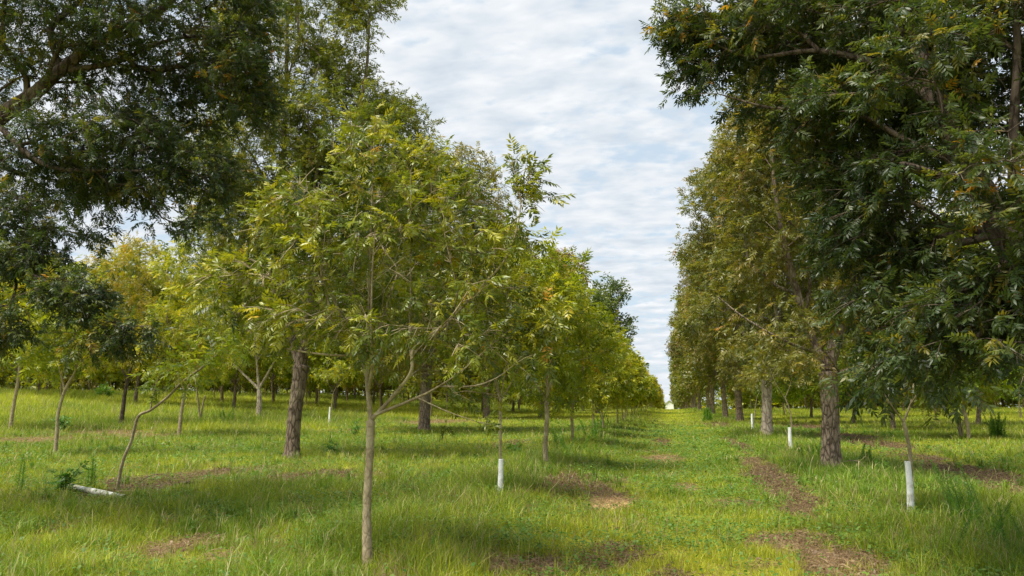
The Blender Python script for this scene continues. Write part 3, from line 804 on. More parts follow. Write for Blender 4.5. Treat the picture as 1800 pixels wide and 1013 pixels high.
for (px, py, pyt), lab in zip(GUARD, glabs):
    b = at(px, py); h = pt(px, pyt, b[1])[2] - b[2]
    o = link('tree_guard', guard_mesh(h, .041 if py > 860 else .05), None, b)
    o.rotation_euler = (rng.normal(0, .006), rng.normal(0, .006), rng.uniform(0, 6))
    tagit(o, lab, 'tree guard', 'white plastic tree guards')
# the guard lying in the grass
a = at(122, 866); c = at(219, 882); a = a + np.array([0, 0, .10]); c = c + np.array([0, 0, .06])
T = Tubes(); T.add([a * (1 - t_) + c * t_ - a for t_ in np.linspace(0, 1, 8)], [.056, .052, .050, .053, .055, .052, .05, .052], 14, cap=False)
T.add([(c - a) * t_ for t_ in (0.001, .1, .3)], [.046, .046, .046], 14, cap=False); T.add([(c - a) * t_ for t_ in (.7, .9, .999)], [.044, .044, .044], 14, cap=False)
o = link('tree_guard', T.mesh('fallen_guard', GUARDM), None, a)
tagit(o, 'white plastic guard tube lying flat in the grass at the left', 'tree guard', 'white plastic tree guards')

# ================================================================== LEFT FIELD: INDIVIDUAL YOUNG TREES
GF = 'young trees scattered over the left field'


def stemtree(pp, r, lobes_px, ntips, lab, mat='yellow', m=6, lod='mid', limbs=(), color=(1, 1, 1), ls=1.0, bark=None, group=GF):
    b = at(*pp[0]); Y = b[1]
    trunk = [b + np.array([0, 0, -.12])] + [pt(q[0], q[1], Y) for q in pp[1:]]
    rr = list(np.linspace(r * 1.15, r * .8, len(trunk)))
    lb = [lobe(q[0], q[1], Y, q[2], q[3], q[2] * Y / F_ * .9) for q in lobes_px]
    lm = [([pt(q[0], q[1], Y) for q in l], r * .6, r * .2) for l in limbs]
    t = make_tree('young_pecan_tree', b, trunk, rr, lm, lb, ntips, m, lod, mat, bark or BARKY, r0=.003, rcut=.003, step=.3, leafscale=ls, shootlen=.32, freefrac=.93, color=color, limb_parts=False, vmean=.45)
    return tagit(t, lab, 'tree', group)


stemtree([(205, 862), (215, 815), (231, 775), (243, 733), (265, 721), (295, 698), (322, 671), (356, 646)], .026, [(330, 640, 40, 20), (380, 610, 30, 30), (272, 690, 18, 14)], 26, 'thin crooked young tree leaning far to the right over the brown litter', limbs=[[(265, 721), (270, 690), (280, 660)]], color=(.75, .9, .9), m=4)
stemtree([(97, 801), (100, 761), (102, 728), (114, 687), (129, 660)], .05, [(110, 560, 70, 60), (150, 600, 50, 50), (80, 620, 50, 30), (130, 490, 40, 30)], 170, 'young tree with a curved thin trunk beside a leafy weed on the left field', limbs=[[(129, 660), (140, 630), (150, 590)], [(114, 687), (105, 650), (95, 600)]], color=(.85, .92, .95), ls=1.1)
stemtree([(18, 757), (22, 725), (30, 680), (35, 645)], .075, [(20, 560, 70, 60), (60, 590, 50, 40), (-20, 600, 50, 50), (30, 510, 50, 30)], 260, 'yellow young tree with forked grey trunk at the left edge of the picture', limbs=[[(35, 645), (60, 622), (80, 600)], [(34, 650), (30, 600), (20, 560)]], ls=1.4)
stemtree([(213, 748), (216, 720), (220, 690), (226, 660)], .10, [(215, 560, 80, 60), (260, 600, 50, 50), (170, 610, 50, 40), (220, 470, 75, 55)], 380, 'young tree with the darkest trunk on the left field, between two slim pale trunks', mat='olive', limbs=[[(226, 660), (240, 620), (250, 580)], [(224, 665), (200, 620), (190, 580)]], bark=BARKD, ls=1.2, color=(1.5, 1.35, .9))
stemtree([(314, 768), (319, 724), (325, 690)], .07, [(320, 560, 65, 60), (365, 610, 45, 50), (290, 620, 45, 40), (330, 470, 60, 50)], 320, 'yellow green tree with a low vase fork behind the crooked leaning sapling', limbs=[[(325, 690), (312, 655), (308, 600)], [(325, 690), (340, 660), (355, 610)]], ls=1.2)
stemtree([(352, 741), (356, 715), (361, 695)], .055, [(365, 620, 45, 50), (350, 570, 40, 40)], 130, 'small slender tree in the far grass right of the vase forked tree', ls=1.5)
stemtree([(455, 735), (456, 700), (455, 684)], .155, [(450, 560, 75, 70), (500, 600, 50, 50), (400, 610, 55, 50), (440, 460, 80, 60), (400, 520, 60, 50)], 420, 'broad yellow tree with thick pale bare trunk left of the dark forked tree', limbs=[[(455, 684), (450, 620), (445, 560)], [(455, 684), (480, 640), (500, 600)], [(455, 684), (425, 655), (400, 630)]], bark=BARKP, ls=1.7)

# row behind: old trees left of the alley (second row)
LB = []
sp = [(at(745, 760), (1.0, .97, .95), 'olive pecan whose straight trunk shows behind the low sprays of the nearest young tree'), (at(856, 737), (1.1, 1, 1), 'olive pecan third along the left old row, partly hidden by young trees')]
for k, (b, c, lab) in enumerate(sp):
    t = big(G(b[0], b[1]), 14.2 if k == 0 else 15.0, 4.8, 'olive' if k == 0 else 'brownish', 'mid' if k == 0 else 'far', 1500, 12, .26, c, fork_h=2.8, low=.20, ls=1.15 if k == 0 else 1.05, flat=.35, gap=.1)
    tagit(t, lab, 'tree', GL); LB.append(t)
xr = -10.8
greybark_c = (1.5, 1.0, 1.6)
lspec = [(68, (1.6, 1.05, 1.9), .95, 'dull grey pink half bare pecan standing up behind the yellow young row'), (86, (.60, .86, .95), 1.0, 'rounded dark green pecan standing out alone against the sky left of the far gap')]
for k, (y, c, s, lab) in enumerate(lspec):
    x = xr if k == 0 else -7.6
    if k == 1:
        t = big(G(x, y), 14.2, 4.4, 'olive', 'far', 750, 10, .25, c, low=.2, ls=1.3, flat=.6, gap=.2)
    else: t = copy_tree(LB[1], G(x, y), 1.0, s, c)
    tagit(t, lab, 'tree', GL); LB.append(t)
y = 105
while y < 320:
    t = copy_tree(LB[3] if rng.random() < .5 else LB[1], G(xr + rng.normal(0, .4), y), rng.uniform(0, 6), rng.uniform(.85, .98), (rng.uniform(.8, 1.1), rng.uniform(.85, 1), .9))
    tagit(t, 'far old tree hidden behind the yellow row left of the alley', 'tree', GL)
    y += 15

# ---- distant rows on both sides
FP = []
for k in range(2):
    b = G(-27 - 8 * k, 62 + 14 * k)
    t = big(b, 11.5 + 1.5 * k, 4.3, 'yellow', 'far', 620, 10, .13, (.95, 1, 1), fork_h=2.0, low=.20, ls=1.35, flat=.6, gap=.2, bark=BARK)
    tagit(t, ['tall yellow green tree in the middle of the left background', 'tallest yellow green tree deep in the left background'][k], 'tree', 'background trees left of the alley'); FP.append(t)
t = big(G(-40, 150), 13, 5., 'olive', 'vfar', 420, 9, .22, (1.1, 1.1, .8), fork_h=2.2, low=.12, ls=1.4, flat=.6, gap=.2)
tagit(t, 'olive tree in the far wood beyond the left field', 'tree', 'trees of the far wood'); FV = t
cnt = 0
PX0, PX1 = -.62, .62


def inview(x, y, marg=3.0):
    hx = x / y
    a = math.atan2(x, y) + YAW
    return abs(a) < R(33.5) + marg / y


used = [(o.location.x, o.location.y) for o in bpy.data.objects if o.type == 'EMPTY' and not o.parent]
for xi, row in enumerate([-18.3, -26, -33.7, -41.5, -49, -57, -65, -73, -82]):
    y = (58 if xi < 2 else 50) + 2 * xi
    off = rng.uniform(0, 6)
    y += off
    while y < 150:
        x = row + rng.normal(0, .4)
        if inview(x, y, 2.5) and all((x - ux) ** 2 + (y - uy) ** 2 > 16 for ux, uy in used):
            col = (rng.uniform(.72, 1.08), rng.uniform(.82, 1.02), rng.uniform(.8, 1.1))
            if rng.random() < .6 and y > 44:
                t = copy_tree(FP[rng.integers(2)], G(x, y), rng.uniform(0, 6.28), rng.uniform(.9, 1.25), col)
                lab = 'yellow green tall tree among the many in the left background'
            else:
                t = copy_tree(YF[rng.integers(3)], G(x, y), rng.uniform(0, 6.28), rng.uniform(1.1, 1.65), col)
                lab = 'small yellow green tree among the many in the left background'
            tagit(t, lab, 'tree', 'background trees left of the alley'); cnt += 1; used.append((x, y))
        y += rng.uniform(8, 13)
for xi, row in enumerate([11.2, 18.7, 26.2, 33.7, 41.2, 49, 57]):
    y = 22 + 2 * xi + rng.uniform(0, 6)
    while y < 150:
        x = row + rng.normal(0, .4)
        if inview(x, y, 2.5) and all((x - ux) ** 2 + (y - uy) ** 2 > 16 for ux, uy in used):
            col = (rng.uniform(.55, .95), rng.uniform(.75, .98), rng.uniform(.8, 1.1))
            if rng.random() < .55 and y > 34:
                t = copy_tree(FP[rng.integers(2)], G(x, y), rng.uniform(0, 6.28), rng.uniform(.7, .95), col)
                lab = 'tall yellow green tree glimpsed between the trunks on the right'
            else:
                t = copy_tree(YF[rng.integers(3)], G(x, y), rng.uniform(0, 6.28), rng.uniform(1.1, 1.6), col)
                lab = 'small yellow green tree glimpsed between the trunks on the right'
            tagit(t, lab, 'tree', 'background trees right of the alley'); cnt += 1; used.append((x, y))
        y += rng.uniform(9, 14)
# the far wood
for i, ang in enumerate(np.linspace(-46, 24, 58)):
    a = R(ang); d = rng.uniform(150, 185)
    x, y = math.sin(a) * d, math.cos(a) * d
    if -20 < x < 14: continue
    t = copy_tree(FV, G(x, y), rng.uniform(0, 6.28), rng.uniform(.8, 1.15), (rng.uniform(.75, 1.15), rng.uniform(.85, 1.1), rng.uniform(.7, 1.0)))
    tagit(t, 'olive tree in the far wood beyond the ' + ('left' if x < 0 else 'right') + ' field', 'tree', 'trees of the far wood'); cnt += 1
n = 26000
ang = rng.uniform(R(-48), R(26), n); dd = rng.uniform(165, 215, n)
x = np.sin(ang) * dd; y = np.cos(ang) * dd
kp = (x < -4.5) | (x > 5); x, y = x[kp], y[kp]
hmax = 7.5 * (.6 + .8 * fbm(x * .12, y * .12, 5, 3))
z = terr(x, y) + hmax * rng.random(len(x)) ** 1.2
o = link('distant_wood', leaves_mesh('distant_wood', np.stack([x, y, z], 1), rng.normal(0, 1, (len(x), 3)) * np.array([1, 1, .5]), LM['yellow'], 'vfar', rng.normal(.3, .2, len(x)), 2.2))
tagit(o, 'dense olive undergrowth of the wood far beyond the fields', 'woodland', kind='stuff')
print('distant trees', cnt, f't={time.time()-T0:.1f}')
tagit(stemtree([(1690, 770), (1684, 745), (1678, 722)], .05, [(1675, 650, 70, 50), (1640, 690, 40, 25), (1700, 680, 40, 30)], 130, 'slim leaning young tree beyond the litter strip at the right', mat='olive', color=(1.1, 1.15, .8), ls=1.1, group='background trees right of the alley'))

# ================================================================== WHITE BUILDING AT THE END OF THE ALLEY
m, nt, N, L = nmat('white_boards')
out = N.new('ShaderNodeOutputMaterial'); pr = N.new('ShaderNodeBsdfPrincipled'); L.new(pr.outputs[0], out.inputs[0]); pr.inputs['Base Color'].default_value = (.82, .83, .84, 1); pr.inputs['Roughness'].default_value = .6
tc = N.new('ShaderNodeTexCoord'); wv = N.new('ShaderNodeTexWave'); wv.bands_direction = 'Z'; wv.inputs['Scale'].default_value = 2.5; L.new(tc.outputs['Object'], wv.inputs['Vector'])
bp = N.new('ShaderNodeBump'); bp.inputs['Strength'].default_value = .4; bp.inputs['Distance'].default_value = .02; L.new(wv.outputs['Fac'], bp.inputs['Height']); L.new(bp.outputs[0], pr.inputs['Normal'])
WB = m
m, nt, N, L = nmat('pale_roof')
out = N.new('ShaderNodeOutputMaterial'); pr = N.new('ShaderNodeBsdfPrincipled'); L.new(pr.outputs[0], out.inputs[0]); pr.inputs['Base Color'].default_value = (.62, .63, .65, 1); pr.inputs['Roughness'].default_value = .5
RFM = m
yb = 235.0; pb = pt(1177, 716, yb); gz = float(terr(pb[0], yb))
hw = 1.15; bw = pb[0]; hb = 2.3 + (pb[2] - gz); hr = pt(1176, 704, yb)[2] - gz
root = empty('barn', (bw, yb, gz))
V = [(-hw, 0, -.3), (hw, 0, -.3), (hw, 0, hb - 1.2), (0, 0, hr), (-hw, 0, hb - 1.2), (-hw, 7, -.3), (hw, 7, -.3), (hw, 7, hb - 1.2), (0, 7, hr), (-hw, 7, hb - 1.2)]
me = bpy.data.meshes.new('wall'); me.from_pydata(V, [], [(0, 1, 2, 3, 4), (9, 8, 7, 6, 5), (0, 4, 9, 5), (1, 6, 7, 2)]); me.materials.append(WB); link('wall', me, root)
V = []
Fc = []
for s in (-1, 1):
    n0 = len(V); e = hb - 1.2
    for yq in (-.35, 7.35):
        V += [(0, yq, hr + .12), (0, yq, hr + .03), (s * (hw + .3), yq, e - .22), (s * (hw + .3), yq, e - .12)]
    Fc += [(n0, n0 + 1, n0 + 2, n0 + 3), (n0 + 4, n0 + 7, n0 + 6, n0 + 5), (n0, n0 + 3, n0 + 7, n0 + 4), (n0 + 1, n0 + 5, n0 + 6, n0 + 2), (n0 + 3, n0 + 2, n0 + 6, n0 + 7)]
me = bpy.data.meshes.new('roof'); me.from_pydata(V, [], Fc); me.materials.append(RFM); link('roof', me, root)
tagit(root, 'tiny white gabled building in the gap at the far end of the alley', 'building')

# ================================================================== GROUND
def grid_axis(a, b, fine, n, c=0.):
    t = np.linspace(math.asinh((a - c) / fine), math.asinh((b - c) / fine), n)
    return c + fine * np.sinh(t)


GX = grid_axis(-650, 650, 6.0, 560, -1.0); GYa = grid_axis(-60, 900, 7.0, 640, 10.0)
XX, YY = np.meshgrid(GX, GYa)
ZZ = terr(XX, YY)
bb, ss = brown(XX.ravel(), YY.ravel())


def mixc(a, b, t): return a * (1 - t)[:, None] + b * t[:, None]


def tint(x, y):
    """large-scale turf colour variation 0 deep green .. 1 yellow green"""
    return np.clip(.5 + 1.5 * (fbm(x * .16 + 5, y * .11, 61, 3) - .5) + .9 * (fbm(x * .9, y * .7, 64, 3) - .5), 0, 1)


gx, gy = XX.ravel(), YY.ravel()
tn = tint(gx, gy)
c_soil = np.array([.085, .056, .034]); c_straw = np.array([.20, .14, .07]); c_g1 = np.array([.14, .20, .014]); c_g2 = np.array([.33, .35, .026])
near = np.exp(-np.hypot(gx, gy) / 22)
gc = mixc(np.repeat(c_g1[None], len(gx), 0), np.repeat(c_g2[None], len(gx), 0), tn)
sc = mixc(np.repeat(c_soil[None], len(gx), 0), np.repeat(c_straw[None], len(gx), 0), ss) * (1 + 1.2 * np.clip(ss - 1, 0, 1))[:, None]
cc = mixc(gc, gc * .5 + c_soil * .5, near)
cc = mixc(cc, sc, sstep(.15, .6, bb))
ny, nx = XX.shape
ix = np.arange(ny * nx).reshape(ny, nx)
q = np.stack([ix[:-1, :-1], ix[:-1, 1:], ix[1:, 1:], ix[1:, :-1]], -1).reshape(-1, 4)
m, nt, N, L = nmat('ground_turf')
out = N.new('ShaderNodeOutputMaterial'); pr = N.new('ShaderNodeBsdfPrincipled'); L.new(pr.outputs[0], out.inputs[0]); pr.inputs['Roughness'].default_value = .95; pr.inputs['Specular IOR Level'].default_value = .1
at_ = N.new('ShaderNodeAttribute'); at_.attribute_name = 'col'
tc = N.new('ShaderNodeTexCoord'); nz = N.new('ShaderNodeTexNoise'); nz.inputs['Scale'].default_value = 14; nz.inputs['Detail'].default_value = 8; nz.inputs['Roughness'].default_value = .7; L.new(tc.outputs['Object'], nz.inputs['Vector'])
rp = ramp(nt, [(.28, (.35, .32, .3)), (.5, (.95, .95, .9)), (.72, (1.7, 1.6, 1.5))]); L.new(nz.outputs['Fac'], rp.inputs['Fac'])
mu = N.new('ShaderNodeMix'); mu.data_type = 'RGBA'; mu.blend_type = 'MULTIPLY'; mu.inputs[0].default_value = .8; L.new(at_.outputs['Color'], mu.inputs[6]); L.new(rp.outputs[0], mu.inputs[7])
L.new(mu.outputs[2], pr.inputs['Base Color'])
bp = N.new('ShaderNodeBump'); bp.inputs['Strength'].default_value = .8; bp.inputs['Distance'].default_value = .05; L.new(nz.outputs['Fac'], bp.inputs['Height']); L.new(bp.outputs[0], pr.inputs['Normal'])
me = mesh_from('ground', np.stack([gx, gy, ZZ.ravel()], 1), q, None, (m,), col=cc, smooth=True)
tagit(link('ground', me), kind='structure')

# ================================================================== GRASS
m, nt, N, L = nmat('grass_blades')
out = N.new('ShaderNodeOutputMaterial'); at_ = N.new('ShaderNodeAttribute'); at_.attribute_name = 'col'
pr = N.new('ShaderNodeBsdfPrincipled'); pr.inputs['Roughness'].default_value = .5; pr.inputs['Specular IOR Level'].default_value = .35; L.new(at_.outputs['Color'], pr.inputs['Base Color'])
tl = N.new('ShaderNodeBsdfTranslucent'); L.new(at_.outputs['Color'], tl.inputs['Color'])
mx = N.new('ShaderNodeMixShader'); mx.inputs[0].default_value = .4; L.new(pr.outputs[0], mx.inputs[1]); L.new(tl.outputs[0], mx.inputs[2]); L.new(mx.outputs[0], out.inputs[0])
GRASSM = m


def scatter(D0, d0, d1, dk, k, half=39.0):
    ds = np.linspace(d0, d1, 4000)
    dens = D0 * np.minimum(1, (dk / ds)) ** k
    w = dens * ds * 2 * R(half); cum = np.concatenate([[0], np.cumsum((w[1:] + w[:-1]) / 2 * np.diff(ds))])
    n = int(cum[-1]); d = np.interp(rng.random(n) * cum[-1], cum, ds)
    a = rng.uniform(-R(half), R(half), n) - YAW
    return np.sin(a) * d, np.cos(a) * d, d


def grass_height(x, y):
    rows = np.exp(-((x - ROWL - .1) / 1.25) ** 2) + .75 * np.exp(-((x - ROWR - .1) / 1.5) ** 2)
    left = sstep(-4.5, -6, x) * .25
    far = sstep(-14, -22, x) * .8 * sstep(20, 35, y) + sstep(8, 13, x) * .4
    mow = np.exp(-((x - .35) / 1.9) ** 2)
    h = .115 + .13 * rows + .12 * left + .24 * far - .03 * mow
    h = h * (1 - .7 * np.exp(-(((x - b0[0]) / .5) ** 2 + ((y - b0[1] + .25) / .6) ** 2)))
    for q in GUARDXY: h = h * (1 - .75 * np.exp(-(((x - q[0]) / .35) ** 2 + ((y - q[1] + .35) / .6) ** 2)))
    return h * (.55 + .9 * fbm(x * .8, y * .8, 81, 3))


def grass(D0, d0, d1, dk, k, segs, wbase):
    x, y, d = scatter(D0, d0, d1, dk, k)
    b, st = brown(x, y)
    clump = fbm(x * 2.3, y * 2.3, 90, 3)
    keep = rng.random(len(x)) > np.clip(b * 1.0, 0, .84)
    fine = vnoise(x * 7, y * 7, 95)
    keep &= rng.random(len(x)) < .22 + 1.2 * sstep(.28, .62, clump) * (.45 + .75 * fine)
    x, y, d, b, st, clump = x[keep], y[keep], d[keep], b[keep], st[keep], clump[keep]
    n = len(x)
    h = grass_height(x, y) * np.clip(rng.normal(.85, .38, n), .25, 2.1) * (.45 + 1.05 * clump) * (1 - .55 * b)
    w = wbase * np.maximum(1, d / 9) ** .85 * rng.uniform(.7, 1.4, n)
    h = h * (1 + .0015 * d)
    z = terr(x, y)
    P0 = np.stack([x, y, z - .01], 1)
    a = rng.uniform(0, 6.283, n); la = rng.uniform(0, 6.283, n); ln = h * np.abs(rng.normal(.45, .42, n))
    side = np.stack([np.cos(a), np.sin(a), 0 * a], 1) * (w / 2)[:, None]
    lean = np.stack([np.cos(la), np.sin(la), 0 * la], 1) * ln[:, None]
    up = np.array([0, 0, 1.])
    tip = P0 + up * h[:, None] * .95 + lean
    mid = P0 + up * (h * .58)[:, None] + lean * .32
    # colours
    tn = tint(x, y)
    rowt = np.exp(-((x - ROWR) / 1.7) ** 2) * .45 + np.exp(-((x - ROWL) / 1.4) ** 2) * .25
    pc = vnoise(x * 4.1, y * 3.3, 96) - .5
    hu = np.clip(tn - rowt + .75 * pc + rng.normal(0, .24, n), 0, 1)
    c = mixc(np.repeat([[.155, .250, .014]], n, 0), np.repeat([[.43, .45, .030]], n, 0), hu)
    dead = rng.random(n) < (.08 + .40 * b + .20 * sstep(.55, .8, fbm(x * 1.6, y * 1.6, 98, 3)))
    cd_ = mixc(np.repeat([[.27, .20, .10]], n, 0), np.repeat([[.42, .34, .17]], n, 0), rng.random(n))
    c = np.where(dead[:, None], cd_, c) * rng.uniform(.75, 1.25, n)[:, None]
    if segs == 2:
        V = np.stack([P0 - side, P0 + side, mid + side * .8, mid - side * .8, tip], 1).reshape(-1, 3)
        i = np.arange(n)[:, None] * 5
        Q = i + np.array([0, 1, 2, 3]); T = i + np.array([3, 2, 4]); nv = 5
        me = mesh_from('grass', V, Q, T, (GRASSM,), col=np.repeat(c, nv, 0))
    else:
        V = np.stack([P0 - side, P0 + side, tip], 1).reshape(-1, 3)
        i = np.arange(n)[:, None] * 3
        me = mesh_from('grass', V, None, i + np.array([0, 1, 2]), (GRASSM,), col=np.repeat(c, 3, 0))
    print('grass', n, f't={time.time()-T0:.1f}')
    return me


o = link('grass', grass(3400, 4.2, 17, 8.5, 1.7, 2, .0052)); tagit(o, 'bright green turf grass over the near ground of the orchard', 'grass', kind='stuff')
o = link('grass', grass(1150, 17, 150, 17, 1.75, 1, .0055)); tagit(o, 'yellow green grass of the orchard floor further off', 'grass', kind='stuff')

# coarse tufts of taller grass standing out of the turf
x, y, d = scatter(13, 5.2, 60, 11, 1.5)
b, st = brown(x, y)
rowm = np.exp(-((x - ROWL) / 1.6) ** 2) + np.exp(-((x - ROWR) / 1.8) ** 2) + .55 * (x < -4.6) + .6 * (x > 6)
kp = (rng.random(len(x)) < .10 + .75 * np.clip(rowm, 0, 1)) & (b < .5) & (fbm(x * .5, y * .5, 140, 3) > .36)
x, y, d = x[kp], y[kp], d[kp]; nt2 = len(x); nb = 34
sz = rng.uniform(.6, 1.25, nt2) * (.20 + .10 * np.clip(rowm[kp], 0, 1)) * (1 - .6 * np.exp(-(((x - b0[0]) / .8) ** 2 + ((y - b0[1]) / .9) ** 2)))
tone = rng.normal(0, .22, nt2) + tint(x, y) * .8
X = np.repeat(x, nb); Y_ = np.repeat(y, nb); D_ = np.repeat(d, nb); S_ = np.repeat(sz, nb); n = len(X)
a = rng.uniform(0, 6.28, n); rr = np.abs(rng.normal(0, .045, n)); X = X + np.cos(a) * rr; Y_ = Y_ + np.sin(a) * rr
h = S_ * rng.uniform(.45, 1.25, n); ln = h * np.clip(np.abs(rng.normal(.5, .35, n)), 0, 1.3)
P0 = np.stack([X, Y_, terr(X, Y_) - .01], 1); dr = np.stack([np.cos(a), np.sin(a), 0 * a], 1); sdv = np.stack([-np.sin(a), np.cos(a), 0 * a], 1) * (.0032 * np.maximum(1, D_ / 9) ** .8 * rng.uniform(.7, 1.3, n))[:, None]
up = np.array([0, 0, 1.])
mid = P0 + up * (h * .62)[:, None] + dr * (ln * .35)[:, None]; tip = P0 + up * (h * (1 - .35 * ln / h))[:, None] + dr * ln[:, None]
V = np.stack([P0 - sdv, P0 + sdv, mid + sdv * .8, mid - sdv * .8, tip], 1).reshape(-1, 3)
c = mixc(np.repeat([[.09, .19, .014]], n, 0), np.repeat([[.36, .42, .035]], n, 0), np.clip(np.repeat(tone, nb) + rng.normal(0, .15, n), 0, 1))
dd_ = rng.random(n) < .10; c = np.where(dd_[:, None], np.array([.46, .37, .19]), c)
i = np.arange(n)[:, None] * 5
me = mesh_from('grass_tufts', V, i + np.array([0, 1, 2, 3]), i + np.array([3, 2, 4]), (GRASSM,), col=np.repeat(c, 5, 0))
tagit(link('rough_grass', me), 'coarse taller tufts of grass along the rows and in the left field', 'grass', kind='stuff')
print('tufts', nt2)

# thin dry seed stalks standing over the turf
x, y, d = scatter(16, 4.5, 60, 11, 1.3)
kp = rng.random(len(x)) < .2 + .9 * sstep(.42, .62, fbm(x * .7 + 20, y * .7, 120, 3)); x, y, d = x[kp], y[kp], d[kp]; n = len(x)
h = (.12 + grass_height(x, y) * 1.25) * rng.uniform(.6, 1.3, n); a = rng.uniform(0, 6.28, n); la = rng.uniform(0, 6.28, n)
P0 = np.stack([x, y, terr(x, y)], 1); wd = .0019 * np.maximum(1, d / 8) ** .8
side = np.stack([np.cos(a), np.sin(a), 0 * a], 1) * wd[:, None]; ln = np.stack([np.cos(la), np.sin(la), 0 * la], 1) * (h * rng.uniform(.05, .6, n))[:, None]
tip = P0 + ln + np.array([0, 0, 1]) * h[:, None]; mid = P0 + ln * .35 + np.array([0, 0, 1]) * (h * .62)[:, None]; hd = P0 + ln * .8 + np.array([0, 0, 1]) * (h * .86)[:, None]
V = np.stack([P0 - side, P0 + side, mid + side * .7, mid - side * .7, hd + side * 1.5, hd - side * 1.5, tip], 1).reshape(-1, 3)
i = np.arange(n)[:, None] * 7
Q = np.concatenate([i + np.array([0, 1, 2, 3]), i + np.array([3, 2, 4, 5])])
c = mixc(np.repeat([[.20, .25, .05]], n, 0), np.repeat([[.50, .40, .20]], n, 0), rng.random(n))
me = mesh_from('dry_stalks', V, Q, i + np.array([5, 4, 6]), (GRASSM,), col=np.repeat(c, 7, 0))
tagit(link('dry_grass', me), 'thin straw coloured seed stalks standing above the green turf', 'dry grass', kind='stuff')

# broad little leaves of clover and weeds between the grass
x, y, d = scatter(900, 4.5, 50, 9, 1.7)
b, st = brown(x, y)
q_ = fbm(x * 1.1 + 40, y * 1.1, 101, 3)
keep = (rng.random(len(x)) < sstep(.38, .58, q_) + .10) & (rng.random(len(x)) > b)
x, y, d = x[keep], y[keep], d[keep]; n = len(x)
pos = np.stack([x, y, terr(x, y) + rng.uniform(.03, .13, n) * (1 + .4 * (np.abs(x - ROWL) < 1.5))], 1)
s = .019 * np.maximum(1, d / 12) ** .7 * rng.uniform(.7, 1.5, n)
a = rng.uniform(0, 6.28, n); u = np.stack([np.cos(a), np.sin(a), rng.normal(0, .35, n)], 1) * s[:, None]; w_ = np.stack([-np.sin(a), np.cos(a), rng.normal(0, .35, n)], 1) * s[:, None] * .7
V = np.stack([pos - u, pos + w_, pos + u, pos - w_], 1).reshape(-1, 3)
c = mixc(np.repeat([[.05, .14, .015]], n, 0), np.repeat([[.16, .25, .03]], n, 0), rng.random(n))
me = mesh_from('ground_cover', V, np.arange(n)[:, None] * 4 + np.arange(4), None, (GRASSM,), col=np.repeat(c, 4, 0))
tagit(link('ground_cover', me), 'small round leaves of clover and low weeds in the turf', 'ground cover', kind='stuff')

# dead leaves and twigs in the brown patches
x, y, d = scatter(2400, 4.5, 60, 8, 1.7)
b, st = brown(x, y)
keep = rng.random(len(x)) < np.clip(b * 1.3 - .12, 0.012, 1)
x, y, d, b, st = x[keep], y[keep], d[keep], b[keep], st[keep]; n = len(x)
pos = np.stack([x, y, terr(x, y) + .008 + rng.random(n) ** 2 * .05], 1)
long_ = rng.random(n) < (.15 + .45 * st)
s = np.where(long_, .05, .015) * np.maximum(1, d / 12) ** .6 * rng.uniform(.6, 1.5, n)
asp = np.where(long_, .07, .55)
a = rng.uniform(0, 6.28, n); u = np.stack([np.cos(a), np.sin(a), rng.normal(0, .3, n)], 1) * s[:, None]; w_ = np.stack([-np.sin(a), np.cos(a), rng.normal(0, .6, n)], 1) * (s * asp)[:, None]
V = np.stack([pos - u, pos + w_, pos + u, pos - w_], 1).reshape(-1, 3)
c = mixc(np.repeat([[.10, .060, .034]], n, 0), np.repeat([[.36, .25, .13]], n, 0), np.clip(st * .5 + rng.normal(.10, .22, n), 0, 1))
me = mesh_from('leaf_litter', V, np.arange(n)[:, None] * 4 + np.arange(4), None, (GRASSM,), col=np.repeat(c, 4, 0))
tagit(link('leaf_litter', me), 'brown dead leaves and straw lying in the bare patches', 'leaf litter', kind='stuff')
print('litter', n)

# ================================================================== WEEDS
GW = 'tall weeds in the grass'


def feathery(px, py, h, nst, spread, lab, lean=(0, 0)):
    b = at(px, py)
    P = []; D = []
    T = Tubes()
    for k in range(nst):
        p0 = np.array([rng.normal(0, spread * .35), rng.normal(0, spread * .35), -.03])
        e = p0 + np.array([rng.normal(0, spread * .4) + lean[0], rng.normal(0, spread * .4) + lean[1], h * rng.uniform(.65, 1.05)])
        pts = [p0 * (1 - t_) + e * t_ + np.array([0, 0, .06 * math.sin(3.1 * t_)]) for t_ in (0, .35, .7, 1)]
        cp, cr = catmull(pts, [.005, .004, .003, .0015], 3)
        T.add(cp, cr, 3, cap=False)
        for t_ in np.linspace(.12, 1, 34):
            c0 = p0 * (1 - t_) + e * t_
            for _ in range(4):
                a = rng.uniform(0, 6.28); l = h * .12 * (1.25 - t_) + .03
                D.append([math.cos(a), math.sin(a), rng.uniform(.2, 1.0)]); P.append((*c0, l))
    P = np.array(P); D = np.array(D); D /= np.linalg.norm(D, axis=1, keepdims=True)
    n = len(P); sd = np.cross(D, rng.normal(0, 1, (n, 3))); sd /= np.linalg.norm(sd, axis=1, keepdims=True)
    wd = .0035 * max(1, b[1] / 12)
    V = np.stack([P[:, :3] - sd * wd, P[:, :3] + sd * wd, P[:, :3] + D * P[:, 3:4]], 1).reshape(-1, 3)
    me = mesh_from('foliage', V, None, np.arange(n)[:, None] * 3 + np.arange(3), (LM['weed'],), v=np.repeat(rng.uniform(.1, .9, n), 3))
    o = empty('feathery_weed', b)
    link('foliage', me, o); link('stem', T.mesh('stem', LM['weed']), o)
    tagit(o, lab, 'weed', GW)


